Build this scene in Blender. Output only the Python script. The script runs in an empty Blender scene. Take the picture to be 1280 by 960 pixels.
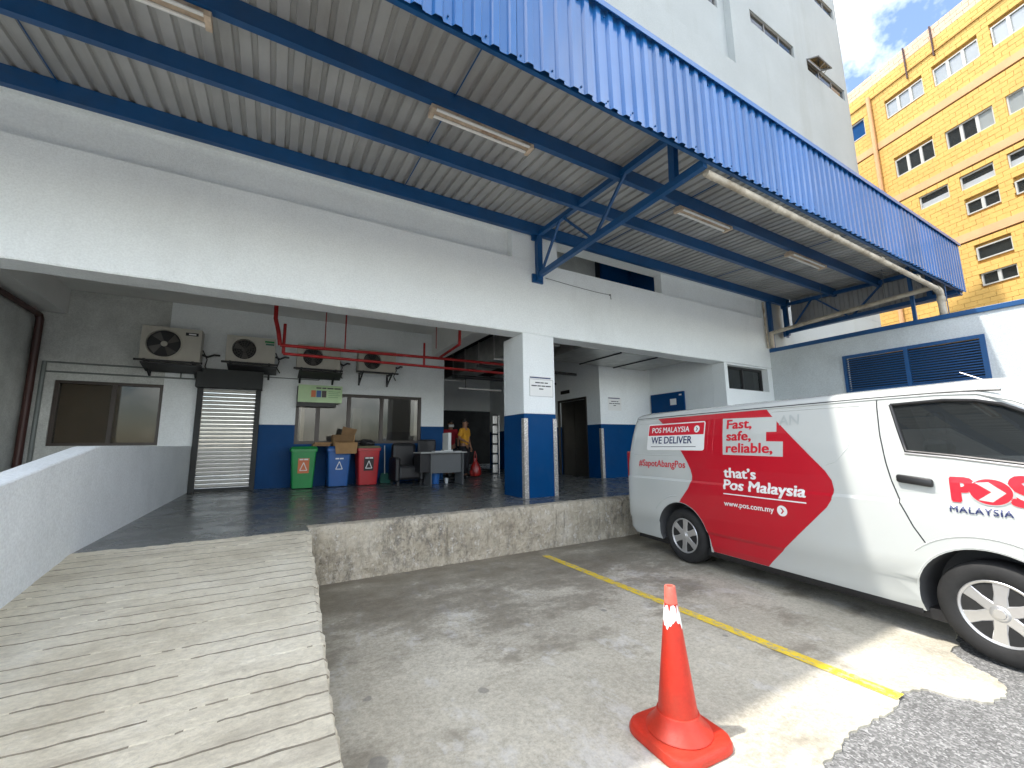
import bpy, bmesh, math, random
from mathutils import Vector, Matrix
R = math.radians
random.seed(7)
S = bpy.context.scene
COL = S.collection

# ------------------------------------------------------------ camera
def camera():
    yaw, pitch, roll = R(29.901), R(8.408), R(-0.704)
    cy, sy, cp, sp = math.cos(yaw), math.sin(yaw), math.cos(pitch), math.sin(pitch)
    f = Vector((sy*cp, cy*cp, sp)); r = Vector((cy, -sy, 0)); u = r.cross(f)
    c, s = math.cos(roll), math.sin(roll)
    r2 = c*r + s*u; u2 = -s*r + c*u
    cam = bpy.data.cameras.new('camera'); o = bpy.data.objects.new('camera', cam); COL.objects.link(o)
    cam.sensor_width = 36; cam.lens = 518.99/1280*36; cam.clip_end = 3000; cam.clip_start = .05
    m = Matrix((( r2.x, u2.x, -f.x, 0), (r2.y, u2.y, -f.y, 0), (r2.z, u2.z, -f.z, 1.51), (0, 0, 0, 1)))
    o.matrix_world = m
    S.camera = o
camera()

# ------------------------------------------------------------ sky, sun, exposure
SUN_TO = Vector((-0.45, 0.157, 1.0)).normalized()      # direction towards the sun
W = bpy.data.worlds.new('World'); S.world = W; W.use_nodes = True
nt = W.node_tree; nt.nodes.clear()
sky = nt.nodes.new('ShaderNodeTexSky'); sky.sky_type = 'NISHITA'; sky.sun_disc = False
sky.sun_elevation = math.asin(SUN_TO.z); sky.sun_rotation = math.atan2(SUN_TO.x, SUN_TO.y)
sky.air_density = 1.0; sky.dust_density = 1.2; sky.ozone_density = 1.0
bg = nt.nodes.new('ShaderNodeBackground'); bg.inputs['Strength'].default_value = .115
tc = nt.nodes.new('ShaderNodeTexCoord')
cn = nt.nodes.new('ShaderNodeTexNoise'); cn.inputs['Scale'].default_value = 3.1; cn.inputs['Detail'].default_value = 7; cn.inputs['Roughness'].default_value = .6
cr = nt.nodes.new('ShaderNodeValToRGB'); cr.color_ramp.elements[0].position = .42; cr.color_ramp.elements[1].position = .86
cmx = nt.nodes.new('ShaderNodeMixRGB'); cmx.inputs[2].default_value = (22.5, 22.0, 20.8, 1)
out = nt.nodes.new('ShaderNodeOutputWorld')
nt.links.new(tc.outputs['Generated'], cn.inputs['Vector']); nt.links.new(cn.outputs['Fac'], cr.inputs['Fac'])
nt.links.new(cr.outputs['Color'], cmx.inputs[0]); nt.links.new(sky.outputs['Color'], cmx.inputs[1])
nt.links.new(cmx.outputs['Color'], bg.inputs['Color']); nt.links.new(bg.outputs['Background'], out.inputs['Surface'])
sl = bpy.data.lights.new('sun', 'SUN'); sl.energy = 2.0; sl.angle = R(1.1); sl.color = (1, .95, .88)
so = bpy.data.objects.new('sun', sl); COL.objects.link(so); so.location = (-20, 5, 40)
so.rotation_euler = (-SUN_TO).to_track_quat('-Z', 'Y').to_euler()
S.view_settings.view_transform = 'Standard'; S.view_settings.look = 'None'
S.view_settings.exposure = 1.70; S.view_settings.gamma = 1
S.view_settings.use_curve_mapping = False
S.render.engine = 'CYCLES'
S.cycles.use_denoising = True
S.cycles.max_bounces = 6; S.cycles.diffuse_bounces = 4; S.cycles.glossy_bounces = 3; S.cycles.transparent_max_bounces = 6; S.cycles.transmission_bounces = 2
S.cycles.use_adaptive_sampling = True; S.cycles.adaptive_threshold = .02
S.cycles.sample_clamp_indirect = 6; S.cycles.use_light_tree = False
W.cycles.sampling_method = 'MANUAL'; W.cycles.sample_map_resolution = 512

# ------------------------------------------------------------ materials
class NT:
    def __init__(s, name, world=False):
        s.world = world; s.m = bpy.data.materials.new(name); s.m.use_nodes = True
        s.t = s.m.node_tree; s.b = s.t.nodes['Principled BSDF']; s._tc = None
    def n(s, typ, **kw):
        x = s.t.nodes.new(typ)
        for k, v in kw.items():
            if k.startswith('i_'): x.inputs[k[2:].replace('_', ' ')].default_value = v
            else: setattr(x, k, v)
        return x
    def l(s, a, b): s.t.links.new(a, b)
    def co(s):
        if s._tc is None: s._tc = s.n('ShaderNodeNewGeometry' if s.world else 'ShaderNodeTexCoord')
        return s._tc.outputs['Position' if s.world else 'Object']
    def noise(s, scale, detail=4, rough=.55, stretch=None, seed=0.0):
        x = s.n('ShaderNodeTexNoise', i_Scale=scale, i_Detail=detail, i_Roughness=rough)
        mp = s.n('ShaderNodeMapping'); s.l(s.co(), mp.inputs['Vector'])
        mp.inputs['Location'].default_value = (seed*3.1, seed*7.7, seed*1.3)
        if stretch: mp.inputs['Scale'].default_value = stretch
        s.l(mp.outputs[0], x.inputs['Vector'])
        return x.outputs['Fac']
    def ramp(s, fac, stops):
        r = s.n('ShaderNodeValToRGB'); e = r.color_ramp.elements
        while len(e) < len(stops): e.new(.5)
        for q, (p, c) in zip(e, stops):
            q.position = p; q.color = (c, c, c, 1) if not hasattr(c, '__len__') else tuple(c) + (1,)*(4-len(c))
        s.l(fac, r.inputs['Fac']); return r.outputs['Color']
    def mix(s, fac, a, b, mode='MIX'):
        x = s.n('ShaderNodeMixRGB', blend_type=mode)
        for k, v in ((0, fac), (1, a), (2, b)):
            if hasattr(v, 'is_linked'): s.l(v, x.inputs[k])
            elif k == 0: x.inputs[0].default_value = v
            else: x.inputs[k].default_value = tuple(v) + (1,)*(4-len(v))
        return x.outputs[0]
    def bump(s, h, strength=.3, dist=.01):
        x = s.n('ShaderNodeBump', i_Strength=strength, i_Distance=dist); s.l(h, x.inputs['Height'])
        s.l(x.outputs[0], s.b.inputs['Normal']); return x
    def color(s, c): s.l(c, s.b.inputs['Base Color'])
    def rough(s, v):
        if hasattr(v, 'is_linked'): s.l(v, s.b.inputs['Roughness'])
        else: s.b.inputs['Roughness'].default_value = v

M = {}
def pbr(name, col, rough=.6, metal=0.0, var=.10, vs=2.0, bump=0.0, bs=60, dirt=0.0, dirtcol=(.10,.085,.065), ds=1.3, streak=None, coat=0, dlo=.52, dhi=.75, world=False, speck=0, spec=None, rnd=0):
    t = NT(name, world)
    lo = [max(0, c*(1-var)) for c in col]; hi = [min(1, c*(1+var)) for c in col]
    c = t.ramp(t.noise(vs, 6, .6), [(.3, lo), (.7, hi)])
    if dirt:
        d = t.ramp(t.noise(ds, 8, .68, streak, 4), [(dlo, 0.0), (dhi, 1.0)])
        mm = t.n('ShaderNodeMath', operation='MULTIPLY'); t.l(d, mm.inputs[0]); mm.inputs[1].default_value = dirt
        c = t.mix(mm.outputs[0], c, dirtcol)
    if speck: c = t.mix(1, c, t.ramp(t.noise(48, 4, .7, None, 3), [(.30, 1-speck), (.65, 1+speck*.4)]), 'MULTIPLY')
    if rnd:
        oi = t.n('ShaderNodeObjectInfo'); c = t.mix(1, c, t.ramp(oi.outputs['Random'], [(0, 1-rnd), (1, 1+rnd*.6)]), 'MULTIPLY')
    if spec is not None: t.b.inputs['Specular IOR Level'].default_value = spec
    t.color(c); t.rough(rough); t.b.inputs['Metallic'].default_value = metal
    if coat: t.b.inputs['Coat Weight'].default_value = coat; t.b.inputs['Coat Roughness'].default_value = .06
    if bump: t.bump(t.noise(bs, 5, .6, None, 2), bump, .01)
    M[name] = t.m
    return t.m

pbr('plaster', (.84,.88,.88), .75, var=.03, vs=1.2, bump=.55, bs=75, dirt=.25, dirtcol=(.54,.56,.55), ds=.9, streak=(1,1,.45), speck=.10, spec=.2)
pbr('plaster_rough_sun', (.58,.62,.63), .8, var=.05, vs=1.5, bump=1.0, bs=55, dirt=.35, dirtcol=(.38,.40,.40), ds=1.1, speck=.16, spec=.2)  # rough plaster copy for the sunlit side wall, kept darker against the sun
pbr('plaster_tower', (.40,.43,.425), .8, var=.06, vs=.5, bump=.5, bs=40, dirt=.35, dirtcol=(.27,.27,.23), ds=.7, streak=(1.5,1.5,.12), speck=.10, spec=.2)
pbr('plaster_rough_shade', (.82,.86,.87), .8, var=.04, vs=1.5, bump=1.0, bs=55, dirt=.25, dirtcol=(.5,.53,.54), ds=1.1, speck=.14, spec=.2)  # same rough plaster, colour lightened because the parapet stands in shade
pbr('cement', (.59,.605,.575), .85, var=.14, vs=2.5, bump=.8, bs=45, dirt=.3, dirtcol=(.2,.2,.18), speck=.2, spec=.15)
pbr('ceiling', (.74,.74,.71), .8, var=.06, vs=1.0, bump=.25, bs=40, dirt=.25, dirtcol=(.35,.33,.28), ds=.8)
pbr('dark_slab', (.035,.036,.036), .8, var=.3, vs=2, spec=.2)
pbr('blue_paint', (.001,.050,.165), .42, var=.10, vs=1.5, bump=.25, bs=60, dirt=.12, dirtcol=(.06,.09,.14), ds=3, spec=.10)
pbr('blue_steel', (.006,.070,.205), .40, var=.18, vs=1.1, bump=.1, bs=30, dirt=.28, dirtcol=(.045,.06,.08), ds=2.2)
pbr('blue_sheet', (.015,.120,.35), .28, var=.10, vs=.7, dirt=.22, dirtcol=(.06,.14,.26), ds=1.6, streak=(3,3,.25), coat=.3, rnd=.16)
pbr('roof_under', (.40,.40,.39), .5, var=.12, vs=1.4, dirt=.4, dirtcol=(.20,.18,.15), ds=1.3, streak=(2.5,.35,1), metal=.15, rnd=.14)
pbr('pvc', (.50,.45,.36), .55, var=.2, vs=3, dirt=.75, dirtcol=(.20,.15,.09), ds=3, dlo=.45, dhi=.65)
pbr('lamp_white', (.75,.75,.72), .35, var=.03)
pbr('lamp_rust', (.50,.40,.30), .7, var=.3, vs=9, dirt=.8, dirtcol=(.20,.075,.03), ds=7)
pbr('black_iron', (.02,.02,.021), .5, var=.3, vs=6)
pbr('black_plastic', (.018,.018,.019), .42, var=.15, vs=5)
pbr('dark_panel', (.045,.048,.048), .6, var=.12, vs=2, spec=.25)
pbr('shutter', (.60,.59,.54), .5, var=.06, vs=3, metal=0, dirt=.4, dirtcol=(.25,.24,.2), ds=3)
pbr('brown_frame', (.045,.033,.025), .42, var=.15, vs=5)
pbr('blind', (.24,.20,.155), .8, var=.1, vs=4)
pbr('ac_beige', (.50,.48,.41), .5, var=.08, vs=3, dirt=.45, dirtcol=(.22,.19,.14), ds=5, streak=(1,1,.3))
pbr('ac_grille', (.10,.095,.085), .5, var=.1)
pbr('red_pipe', (.27,.012,.012), .45, var=.15, vs=5, spec=.3)
pbr('brown_pipe', (.055,.02,.016), .4, var=.15, vs=5)
pbr('grey_pipe', (.17,.19,.18), .5, var=.15, vs=5)
pbr('galv', (.42,.42,.40), .34, .7, var=.2, vs=4, dirt=.35, dirtcol=(.16,.15,.13), ds=3)
pbr('alu', (.72,.71,.69), .3, .85, var=.12, vs=7, bump=.15, bs=30)
pbr('lift_steel', (.12,.11,.095), .3, .8, var=.15, vs=1.5)
pbr('cardboard', (.33,.195,.085), .85, var=.12, vs=6)
pbr('cardboard_dark', (.22,.13,.06), .85, var=.15, vs=6)
pbr('bin_green', (.01,.24,.055), .4, var=.1, vs=3, dirt=.2, dirtcol=(.04,.07,.04), ds=4)
pbr('bin_blue', (.015,.10,.33), .4, var=.1, vs=3, dirt=.2, dirtcol=(.04,.06,.09), ds=4)
pbr('bin_red', (.44,.02,.025), .4, var=.1, vs=3, dirt=.2, dirtcol=(.12,.04,.03), ds=4)
pbr('bin_lid_dirty', (.17,.16,.09), .5, var=.2, vs=6)
pbr('orange_sticker', (.62,.17,.06), .5, var=.08)
pbr('black_sticker', (.03,.025,.025), .5, var=.1)
pbr('white_print', (.78,.78,.76), .5, var=.03)
pbr('grey_print', (.33,.35,.36), .6, var=.05)
pbr('dark_print', (.05,.055,.06), .6, var=.05)
pbr('navy_print', (.02,.03,.115), .45, var=.05)
pbr('sign_green', (.47,.66,.36), .4, var=.12, vs=3)
pbr('paper', (.78,.79,.77), .6, var=.02)
pbr('desk_top', (.42,.42,.40), .4, var=.05)
pbr('desk_panel', (.14,.145,.145), .5, var=.06)
pbr('pail', (.03,.16,.50), .4, var=.08)
pbr('leather', (.012,.012,.014), .42, var=.2, vs=6)
pbr('broom_green', (.04,.16,.12), .6, var=.2)
pbr('cloth_yellow', (.60,.29,.02), .85, var=.12, vs=7)
pbr('cloth_red', (.36,.012,.025), .85, var=.12, vs=7)
pbr('trousers', (.015,.015,.02), .85, var=.2, vs=7)
pbr('skin', (.28,.14,.085), .55, var=.08, vs=8)
pbr('hair', (.008,.007,.006), .6, var=.2, vs=30)
pbr('bag_red', (.30,.012,.010), .3, var=.2, vs=8)
pbr('yellow_block', (.62,.385,.105), .85, var=.07, vs=1.1, bump=.5, bs=25, dirt=.34, dirtcol=(.42,.24,.08), ds=.8, streak=(1.4,1.4,.35), world=True, speck=.10)
pbr('pink_block', (.60,.43,.30), .85, var=.12, vs=1.4, bump=.5, bs=25, dirt=.25, dirtcol=(.48,.34,.22), ds=1.5, world=True)
pbr('mortar', (.47,.28,.08), .9, var=.2, vs=4)
pbr('peach', (.58,.34,.17), .8, var=.08, vs=1.5, dirt=.2, dirtcol=(.35,.2,.12))
pbr('win_frame', (.46,.46,.43), .5, var=.04)
pbr('alu_frame', (.26,.26,.25), .4, .4, var=.1)
pbr('van_white', (.50,.52,.50), .26, var=.02, vs=1, coat=1, dirt=.10, dirtcol=(.55,.50,.38), ds=2.0)
pbr('van_red', (.47,.005,.018), .30, var=.03, vs=1.5, coat=.5)
pbr('print_red', (.60,.012,.03), .35, var=.03, coat=.3)
pbr('ghost_print', (.40,.43,.42), .4, var=.03, coat=.3)
pbr('silver', (.60,.60,.60), .32, .75, var=.06, vs=8)
pbr('wheel_dark', (.03,.03,.03), .5, .3, var=.2)
pbr('rubber', (.022,.022,.022), .72, var=.25, vs=9, dirt=.25, dirtcol=(.05,.047,.043), ds=7, spec=.3)
pbr('trim_black', (.015,.015,.016), .4, var=.1)
pbr('interior', (.07,.072,.075), .8, var=.1)
pbr('tail_red', (.30,.01,.01), .15, var=.05, coat=1)
pbr('cone', (.50,.022,.006), .5, var=.13, vs=6, bump=.2, bs=25, dirt=.6, dirtcol=(.36,.035,.015), ds=5, coat=.1, speck=.12, dlo=.46, dhi=.64)
pbr('cone_pale', (.62,.13,.09), .6, var=.15, vs=9, dirt=.4, dirtcol=(.7,.35,.28), ds=12)
pbr('cone_white', (.78,.78,.76), .5, var=.06, vs=9)

def glass(name, tint, alpha, rough=.03, df_=.12, ior=1.5):
    t = NT(name); m = t.t
    g = t.n('ShaderNodeBsdfGlossy', i_Roughness=rough, i_Color=(1,1,1,1))
    tr = t.n('ShaderNodeBsdfTransparent', i_Color=tuple(tint)+(1,))
    df = t.n('ShaderNodeBsdfDiffuse', i_Color=(tint[0]*df_, tint[1]*df_, tint[2]*df_, 1))
    mx0 = t.n('ShaderNodeMixShader'); mx0.inputs[0].default_value = alpha
    t.l(tr.outputs[0], mx0.inputs[1]); t.l(df.outputs[0], mx0.inputs[2])
    fr = t.n('ShaderNodeFresnel', i_IOR=ior)
    mx = t.n('ShaderNodeMixShader'); t.l(fr.outputs[0], mx.inputs[0]); t.l(mx0.outputs[0], mx.inputs[1]); t.l(g.outputs[0], mx.inputs[2])
    o = [x for x in m.nodes if x.type == 'OUTPUT_MATERIAL'][0]; t.l(mx.outputs[0], o.inputs['Surface'])
    M[name] = t.m
glass('window_glass', (.75,.72,.66), .10, .03, .12, 1.45)
glass('van_glass', (.50,.56,.57), .16, .012, .2, 1.8)
glass('far_glass', (.30,.35,.36), .55, .06)
glass('sky_sheen_glass', (.62,.68,.68), .75, .05, .55, 2.0)  # bright diffuse colour stands in for sky reflected in the upper panes
glass('clear_glass', (.88,.92,.92), .06, .02)

def mat_concrete():
    t = NT('concrete')
    base = t.ramp(t.noise(1.1, 8, .62), [(.28, (.36,.333,.265)), (.72, (.58,.545,.445))])
    fine = t.ramp(t.noise(38, 6, .8, None, 1), [(.3, .66), (.7, 1.24)])
    c = t.mix(1, base, fine, 'MULTIPLY')
    sc = t.ramp(t.noise(2.2, 9, .75, (1.6, .9, 1), 3), [(.54, 0), (.62, .5), (.66, 0)])
    c = t.mix(sc, c, (.62,.615,.59))
    # oil and damp close to the dock: stains with their own ragged shape
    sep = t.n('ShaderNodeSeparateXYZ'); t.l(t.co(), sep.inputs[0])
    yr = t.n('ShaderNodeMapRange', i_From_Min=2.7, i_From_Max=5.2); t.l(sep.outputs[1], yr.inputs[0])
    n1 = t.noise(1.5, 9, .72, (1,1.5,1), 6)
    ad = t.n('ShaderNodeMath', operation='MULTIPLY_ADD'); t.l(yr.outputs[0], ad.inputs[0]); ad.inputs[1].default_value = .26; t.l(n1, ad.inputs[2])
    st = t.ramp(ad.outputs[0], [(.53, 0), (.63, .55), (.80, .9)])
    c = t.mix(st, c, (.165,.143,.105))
    vo = t.n('ShaderNodeTexVoronoi', i_Scale=3.4, i_Randomness=1.0)
    wv = t.n('ShaderNodeMixRGB', blend_type='ADD'); wv.inputs[0].default_value = .10
    nn2 = t.n('ShaderNodeTexNoise', i_Scale=9, i_Detail=4); t.l(t.co(), nn2.inputs['Vector']); t.l(t.co(), wv.inputs[1]); t.l(nn2.outputs['Color'], wv.inputs[2]); t.l(wv.outputs[0], vo.inputs['Vector'])
    rad = t.ramp(vo.outputs['Color'], [(.30, 0), (.95, .20)])
    sb = t.n('ShaderNodeMath', operation='SUBTRACT'); t.l(rad, sb.inputs[0]); t.l(vo.outputs['Distance'], sb.inputs[1])
    sp = t.ramp(sb.outputs[0], [(.0, 0), (.03, .62)])
    c = t.mix(sp, c, (.17,.165,.15))
    cv = t.n('ShaderNodeTexVoronoi', i_Scale=.55, feature='DISTANCE_TO_EDGE'); wc = t.n('ShaderNodeMixRGB', blend_type='ADD'); wc.inputs[0].default_value = .35
    nn3 = t.n('ShaderNodeTexNoise', i_Scale=2.3, i_Detail=7, i_Roughness=.65); t.l(t.co(), nn3.inputs['Vector']); t.l(t.co(), wc.inputs[1]); t.l(nn3.outputs['Color'], wc.inputs[2]); t.l(wc.outputs[0], cv.inputs['Vector'])
    ck = t.ramp(cv.outputs['Distance'], [(.0, .55), (.0045, 0)])
    c = t.mix(t.mix(1, ck, (.0,.0,.0), 'MULTIPLY'), c, (.16,.15,.13))
    wh = t.ramp(t.noise(9, 8, .8, (1, 1.8, 1), 12), [(.66, 0), (.70, .6)])
    c = t.mix(wh, c, (.70,.70,.68))
    t.color(c)
    rr = t.ramp(st, [(0, .85), (1, .55)]); t.rough(rr)
    t.bump(t.noise(60, 8, .8, None, 2), .7, .008)
    M['concrete'] = t.m
mat_concrete()
def mat_asphalt():
    t = NT('asphalt')
    v = t.n('ShaderNodeTexVoronoi', i_Scale=95); t.l(t.co(), v.inputs['Vector'])
    a = t.ramp(v.outputs['Color'], [(.0, (.07,.07,.068)), (.55, (.155,.155,.15)), (1, (.36,.36,.35))])
    b = t.ramp(t.noise(1.4, 7, .65), [(.3, .78), (.7, 1.15)])
    c = t.mix(1, a, b, 'MULTIPLY')
    t.color(c); t.rough(.9); t.bump(v.outputs['Distance'], .6, .008)
    M['asphalt'] = t.m
mat_asphalt()
def mat_ramp():
    t = NT('ramp_concrete')
    c = t.ramp(t.noise(1.6, 9, .68), [(.25, (.47,.42,.315)), (.5, (.69,.635,.50)), (.75, (.80,.755,.63))])
    f = t.ramp(t.noise(55, 6, .75, (.5, 1, 1), 1), [(.3, .78), (.7, 1.15)])
    c = t.mix(1, c, f, 'MULTIPLY')
    d = t.ramp(t.noise(3.2, 8, .7, (.35, 2.2, 1), 3), [(.52, 0), (.72, .7)])
    c = t.mix(d, c, (.36,.32,.25))
    gr = t.ramp(t.noise(16, 9, .8, None, 9), [(.56, 0), (.66, .55)])
    c = t.mix(gr, c, (.38,.34,.27))
    lt = t.ramp(t.noise(11, 9, .8, None, 14), [(.58, 0), (.68, .6)])
    c = t.mix(lt, c, (.74,.71,.63))
    t.color(c); t.rough(.9); t.bump(t.noise(45, 8, .8, None, 2), .9, .012)
    M['ramp_concrete'] = t.m
mat_ramp()
def mat_dock():
    t = NT('dock_concrete')
    c = t.ramp(t.noise(1.7, 10, .72), [(.25, (.31,.265,.195)), (.5, (.52,.465,.36)), (.75, (.66,.615,.525))])
    big = t.ramp(t.noise(.8, 3, .5, None, 11), [(.42, .25), (.60, 1)])
    d = t.ramp(t.noise(11, 12, .85, (1, 1, .55), 3), [(.47, 0), (.57, .85)])
    c = t.mix(t.mix(1, d, big, 'MULTIPLY'), c, (.17,.155,.13))
    dr = t.ramp(t.noise(7, 10, .75, (2.4, 1, .22), 7), [(.54, 0), (.66, .75)])
    c = t.mix(t.mix(1, dr, t.ramp(t.noise(1.1, 4, .5, None, 13), [(.40, .1), (.62, 1)]), 'MULTIPLY'), c, (.12,.11,.095))
    w = t.ramp(t.noise(13, 12, .85, (1.2, 1, .7), 5), [(.55, 0), (.61, .8)])
    c = t.mix(w, c, (.74,.72,.67))
    pit = t.ramp(t.noise(42, 6, .7, None, 17), [(.60, 0), (.66, .7)])
    c = t.mix(pit, c, (.17,.15,.125))
    t.color(c); t.rough(.92); t.bump(t.noise(30, 10, .82, None, 2), 1.0, .03)
    M['dock_concrete'] = t.m
mat_dock()
def mat_epoxy():
    t = NT('epoxy_floor')
    c = t.ramp(t.noise(1.2, 7, .6), [(.3, (.10,.107,.104)), (.7, (.145,.153,.148))])
    d = t.ramp(t.noise(3, 9, .75, (1, 3, 1), 3), [(.58, 0), (.72, .5)])
    c = t.mix(d, c, (.21,.215,.205))
    t.color(c); t.rough(t.ramp(t.noise(2.5, 6, .65, None, 5), [(.3, .17), (.7, .38)]))
    t.bump(t.noise(3, 3, .5, None, 2), .03, .01)
    M['epoxy_floor'] = t.m
mat_epoxy()
def mat_line():
    t = NT('yellow_line')
    c = t.ramp(t.noise(5, 6, .6), [(.3, (.68,.47,.02)), (.7, (.80,.60,.03))])
    wn = t.noise(26, 9, .8, (1, .55, 1), 1)
    w = t.ramp(wn, [(.50, 0), (.57, .95)])
    c = t.mix(w, c, (.34,.325,.26))
    t.color(c); t.rough(.75); t.bump(t.noise(60, 5, .7, None, 2), .35, .005)
    M['yellow_line'] = t.m
mat_line()
def mat_ribbon():
    t = NT('plate_tread')
    v = t.n('ShaderNodeTexVoronoi', i_Scale=38); t.l(t.co(), v.inputs['Vector'])
    t.color(t.ramp(v.outputs['Distance'], [(.2, (.72,.70,.66)), (.5, (.42,.40,.37))]))
    t.rough(.4); t.b.inputs['Metallic'].default_value = .5; t.bump(v.outputs['Distance'], .5, .004)
    M['plate_tread'] = t.m
mat_ribbon()

# ------------------------------------------------------------ mesh helpers
ORG = {}
def tag(o, label=None, cat=None, group=None, kind=None):
    if label: o['label'] = label
    if cat: o['category'] = cat
    if group: o['group'] = group
    if kind: o['kind'] = kind
    return o
def thing(name, label, cat, loc=(0,0,0), rotz=0.0, group=None, local=False):
    o = bpy.data.objects.new(name, None); COL.objects.link(o); o.empty_display_size = .1
    o.location = loc; o.rotation_euler = (0, 0, rotz)
    ORG[o] = Vector((0,0,0)) if local else Vector(loc)
    return tag(o, label, cat, group)
class B:
    """collects shapes (world coordinates, or local for local things) and links them as one mesh object"""
    def __init__(s): s.bm = bmesh.new(); s.sm = False
    def poly(s, vs, fs):
        v = [s.bm.verts.new(p) for p in vs]
        for f in fs:
            try: s.bm.faces.new([v[i] for i in f])
            except ValueError: pass
        return s
    def box(s, x0, x1, y0, y1, z0, z1, bev=0):
        v = [(x,y,z) for z in (z0,z1) for y in (y0,y1) for x in (x0,x1)]
        if bev:
            b2 = bmesh.new(); vv = [b2.verts.new(p) for p in v]
            for f in ((0,2,3,1),(4,5,7,6),(0,1,5,4),(2,6,7,3),(0,4,6,2),(1,3,7,5)): b2.faces.new([vv[i] for i in f])
            bmesh.ops.bevel(b2, geom=list(b2.edges), offset=bev, segments=2, affect='EDGES', profile=.5)
            s.add(b2); return s
        return s.poly(v, ((0,2,3,1),(4,5,7,6),(0,1,5,4),(2,6,7,3),(0,4,6,2),(1,3,7,5)))
    def add(s, b2, mtx=None):
        me = bpy.data.meshes.new('t'); b2.to_mesh(me); b2.free()
        if mtx: me.transform(mtx)
        s.bm.from_mesh(me); bpy.data.meshes.remove(me); return s
    def bar(s, a, b, w, h, up=(0,0,1)):
        a, b = Vector(a), Vector(b); d = (b-a).normalized(); r = d.cross(Vector(up))
        if r.length < 1e-4: r = d.cross(Vector((0,1,0)))
        r.normalize(); u = r.cross(d)
        v = [p + r*sx*w/2 + u*sy*h/2 for p in (a,b) for sx,sy in ((-1,-1),(1,-1),(1,1),(-1,1))]
        return s.poly(v, ((3,2,1,0),(4,5,6,7),(0,1,5,4),(1,2,6,5),(2,3,7,6),(3,0,4,7)))
    def tube(s, pts, r, n=10, cap=True):
        pts = [Vector(p) for p in pts]; s.sm = True
        rs = r if hasattr(r, '__len__') else [r]*len(pts)
        rings = []; up = None
        for i, p in enumerate(pts):
            d = (pts[min(i+1, len(pts)-1)] - pts[max(i-1, 0)]).normalized()
            if up is None: up = Vector((0,0,1)) if abs(d.z) < .9 else Vector((0,1,0))
            a = d.cross(up).normalized(); b = a.cross(d).normalized(); up = b
            rings.append([s.bm.verts.new(p + (a*math.cos(2*math.pi*k/n) + b*math.sin(2*math.pi*k/n))*rs[i]) for k in range(n)])
        for q, w in zip(rings, rings[1:]):
            for k in range(n): s.bm.faces.new((q[k], q[(k+1)%n], w[(k+1)%n], w[k]))
        if cap: s.bm.faces.new(rings[0][::-1]); s.bm.faces.new(rings[-1])
        return s
    def lathe(s, prof, c=(0,0,0), axis='Z', n=32):
        s.sm = True; c = Vector(c); rings = []
        for r, h in prof:
            ring = []
            for k in range(n):
                a = 2*math.pi*k/n; x, y = r*math.cos(a), r*math.sin(a)
                p = {'Z': (x,y,h), 'X': (h,x,y), 'Y': (x,h,y)}[axis]
                ring.append(s.bm.verts.new(c + Vector(p)))
            rings.append(ring)
        for q, w in zip(rings, rings[1:]):
            for k in range(n): s.bm.faces.new((q[k], q[(k+1)%n], w[(k+1)%n], w[k]))
        s.bm.faces.new(rings[0]); s.bm.faces.new(rings[-1]); return s
    def prism(s, poly, fn, d0, d1):
        """poly 2D outline, fn(a, b, d) -> point"""
        n = len(poly); v = [fn(a, b, d) for d in (d0, d1) for a, b in poly]
        return s.poly(v, [tuple(range(n))[::-1], tuple(range(n, 2*n))] + [(i, (i+1)%n, n+(i+1)%n, n+i) for i in range(n)])
    def holes(s, a0, a1, b0, b1, holes, fn, d0, d1, sub=0):
        """slab with rectangular holes"""
        A = sorted({a0, a1} | {h[0] for h in holes} | {h[1] for h in holes}); Bz = sorted({b0, b1} | {h[2] for h in holes} | {h[3] for h in holes})
        A = [x for x in A if a0 <= x <= a1]; Bz = [x for x in Bz if b0 <= x <= b1]
        solid = lambda i, j: 0 <= i < len(A)-1 and 0 <= j < len(Bz)-1 and not any(h[0] <= (A[i]+A[i+1])/2 <= h[1] and h[2] <= (Bz[j]+Bz[j+1])/2 <= h[3] for h in holes)
        V = {}
        def v(i, j, k):
            if (i,j,k) not in V: V[i,j,k] = s.bm.verts.new(fn(A[i], Bz[j], (d0,d1)[k]))
            return V[i,j,k]
        for i in range(len(A)-1):
            for j in range(len(Bz)-1):
                if not solid(i,j): continue
                s.bm.faces.new((v(i,j,0),v(i+1,j,0),v(i+1,j+1,0),v(i,j+1,0))); s.bm.faces.new((v(i,j+1,1),v(i+1,j+1,1),v(i+1,j,1),v(i,j,1)))
                for (di,dj,p,q) in ((-1,0,(i,j),(i,j+1)),(1,0,(i+1,j),(i+1,j+1)),(0,-1,(i,j),(i+1,j)),(0,1,(i,j+1),(i+1,j+1))):
                    if not solid(i+di, j+dj): s.bm.faces.new((v(*p,0),v(*q,0),v(*q,1),v(*p,1)))
        return s
    def build(s, name, mat, parent=None, smooth=None, kind=None, label=None):
        bmesh.ops.recalc_face_normals(s.bm, faces=list(s.bm.faces))
        if parent is not None and parent in ORG and ORG[parent].length:
            bmesh.ops.translate(s.bm, verts=list(s.bm.verts), vec=-ORG[parent])
        me = bpy.data.meshes.new(name); s.bm.to_mesh(me); s.bm.free()
        if smooth or (smooth is None and s.sm):
            me.shade_smooth() if hasattr(me, 'shade_smooth') else None
            try: me.set_sharp_from_angle(angle=R(38))
            except Exception: pass
        for m in (mat if isinstance(mat, (list, tuple)) else [mat]): me.materials.append(M[m])
        o = bpy.data.objects.new(name, me); COL.objects.link(o)
        if parent is not None: o.parent = parent; ORG[o] = ORG.get(parent, Vector((0,0,0)))
        if kind: o['kind'] = kind
        if label: o['label'] = label
        return o
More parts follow.
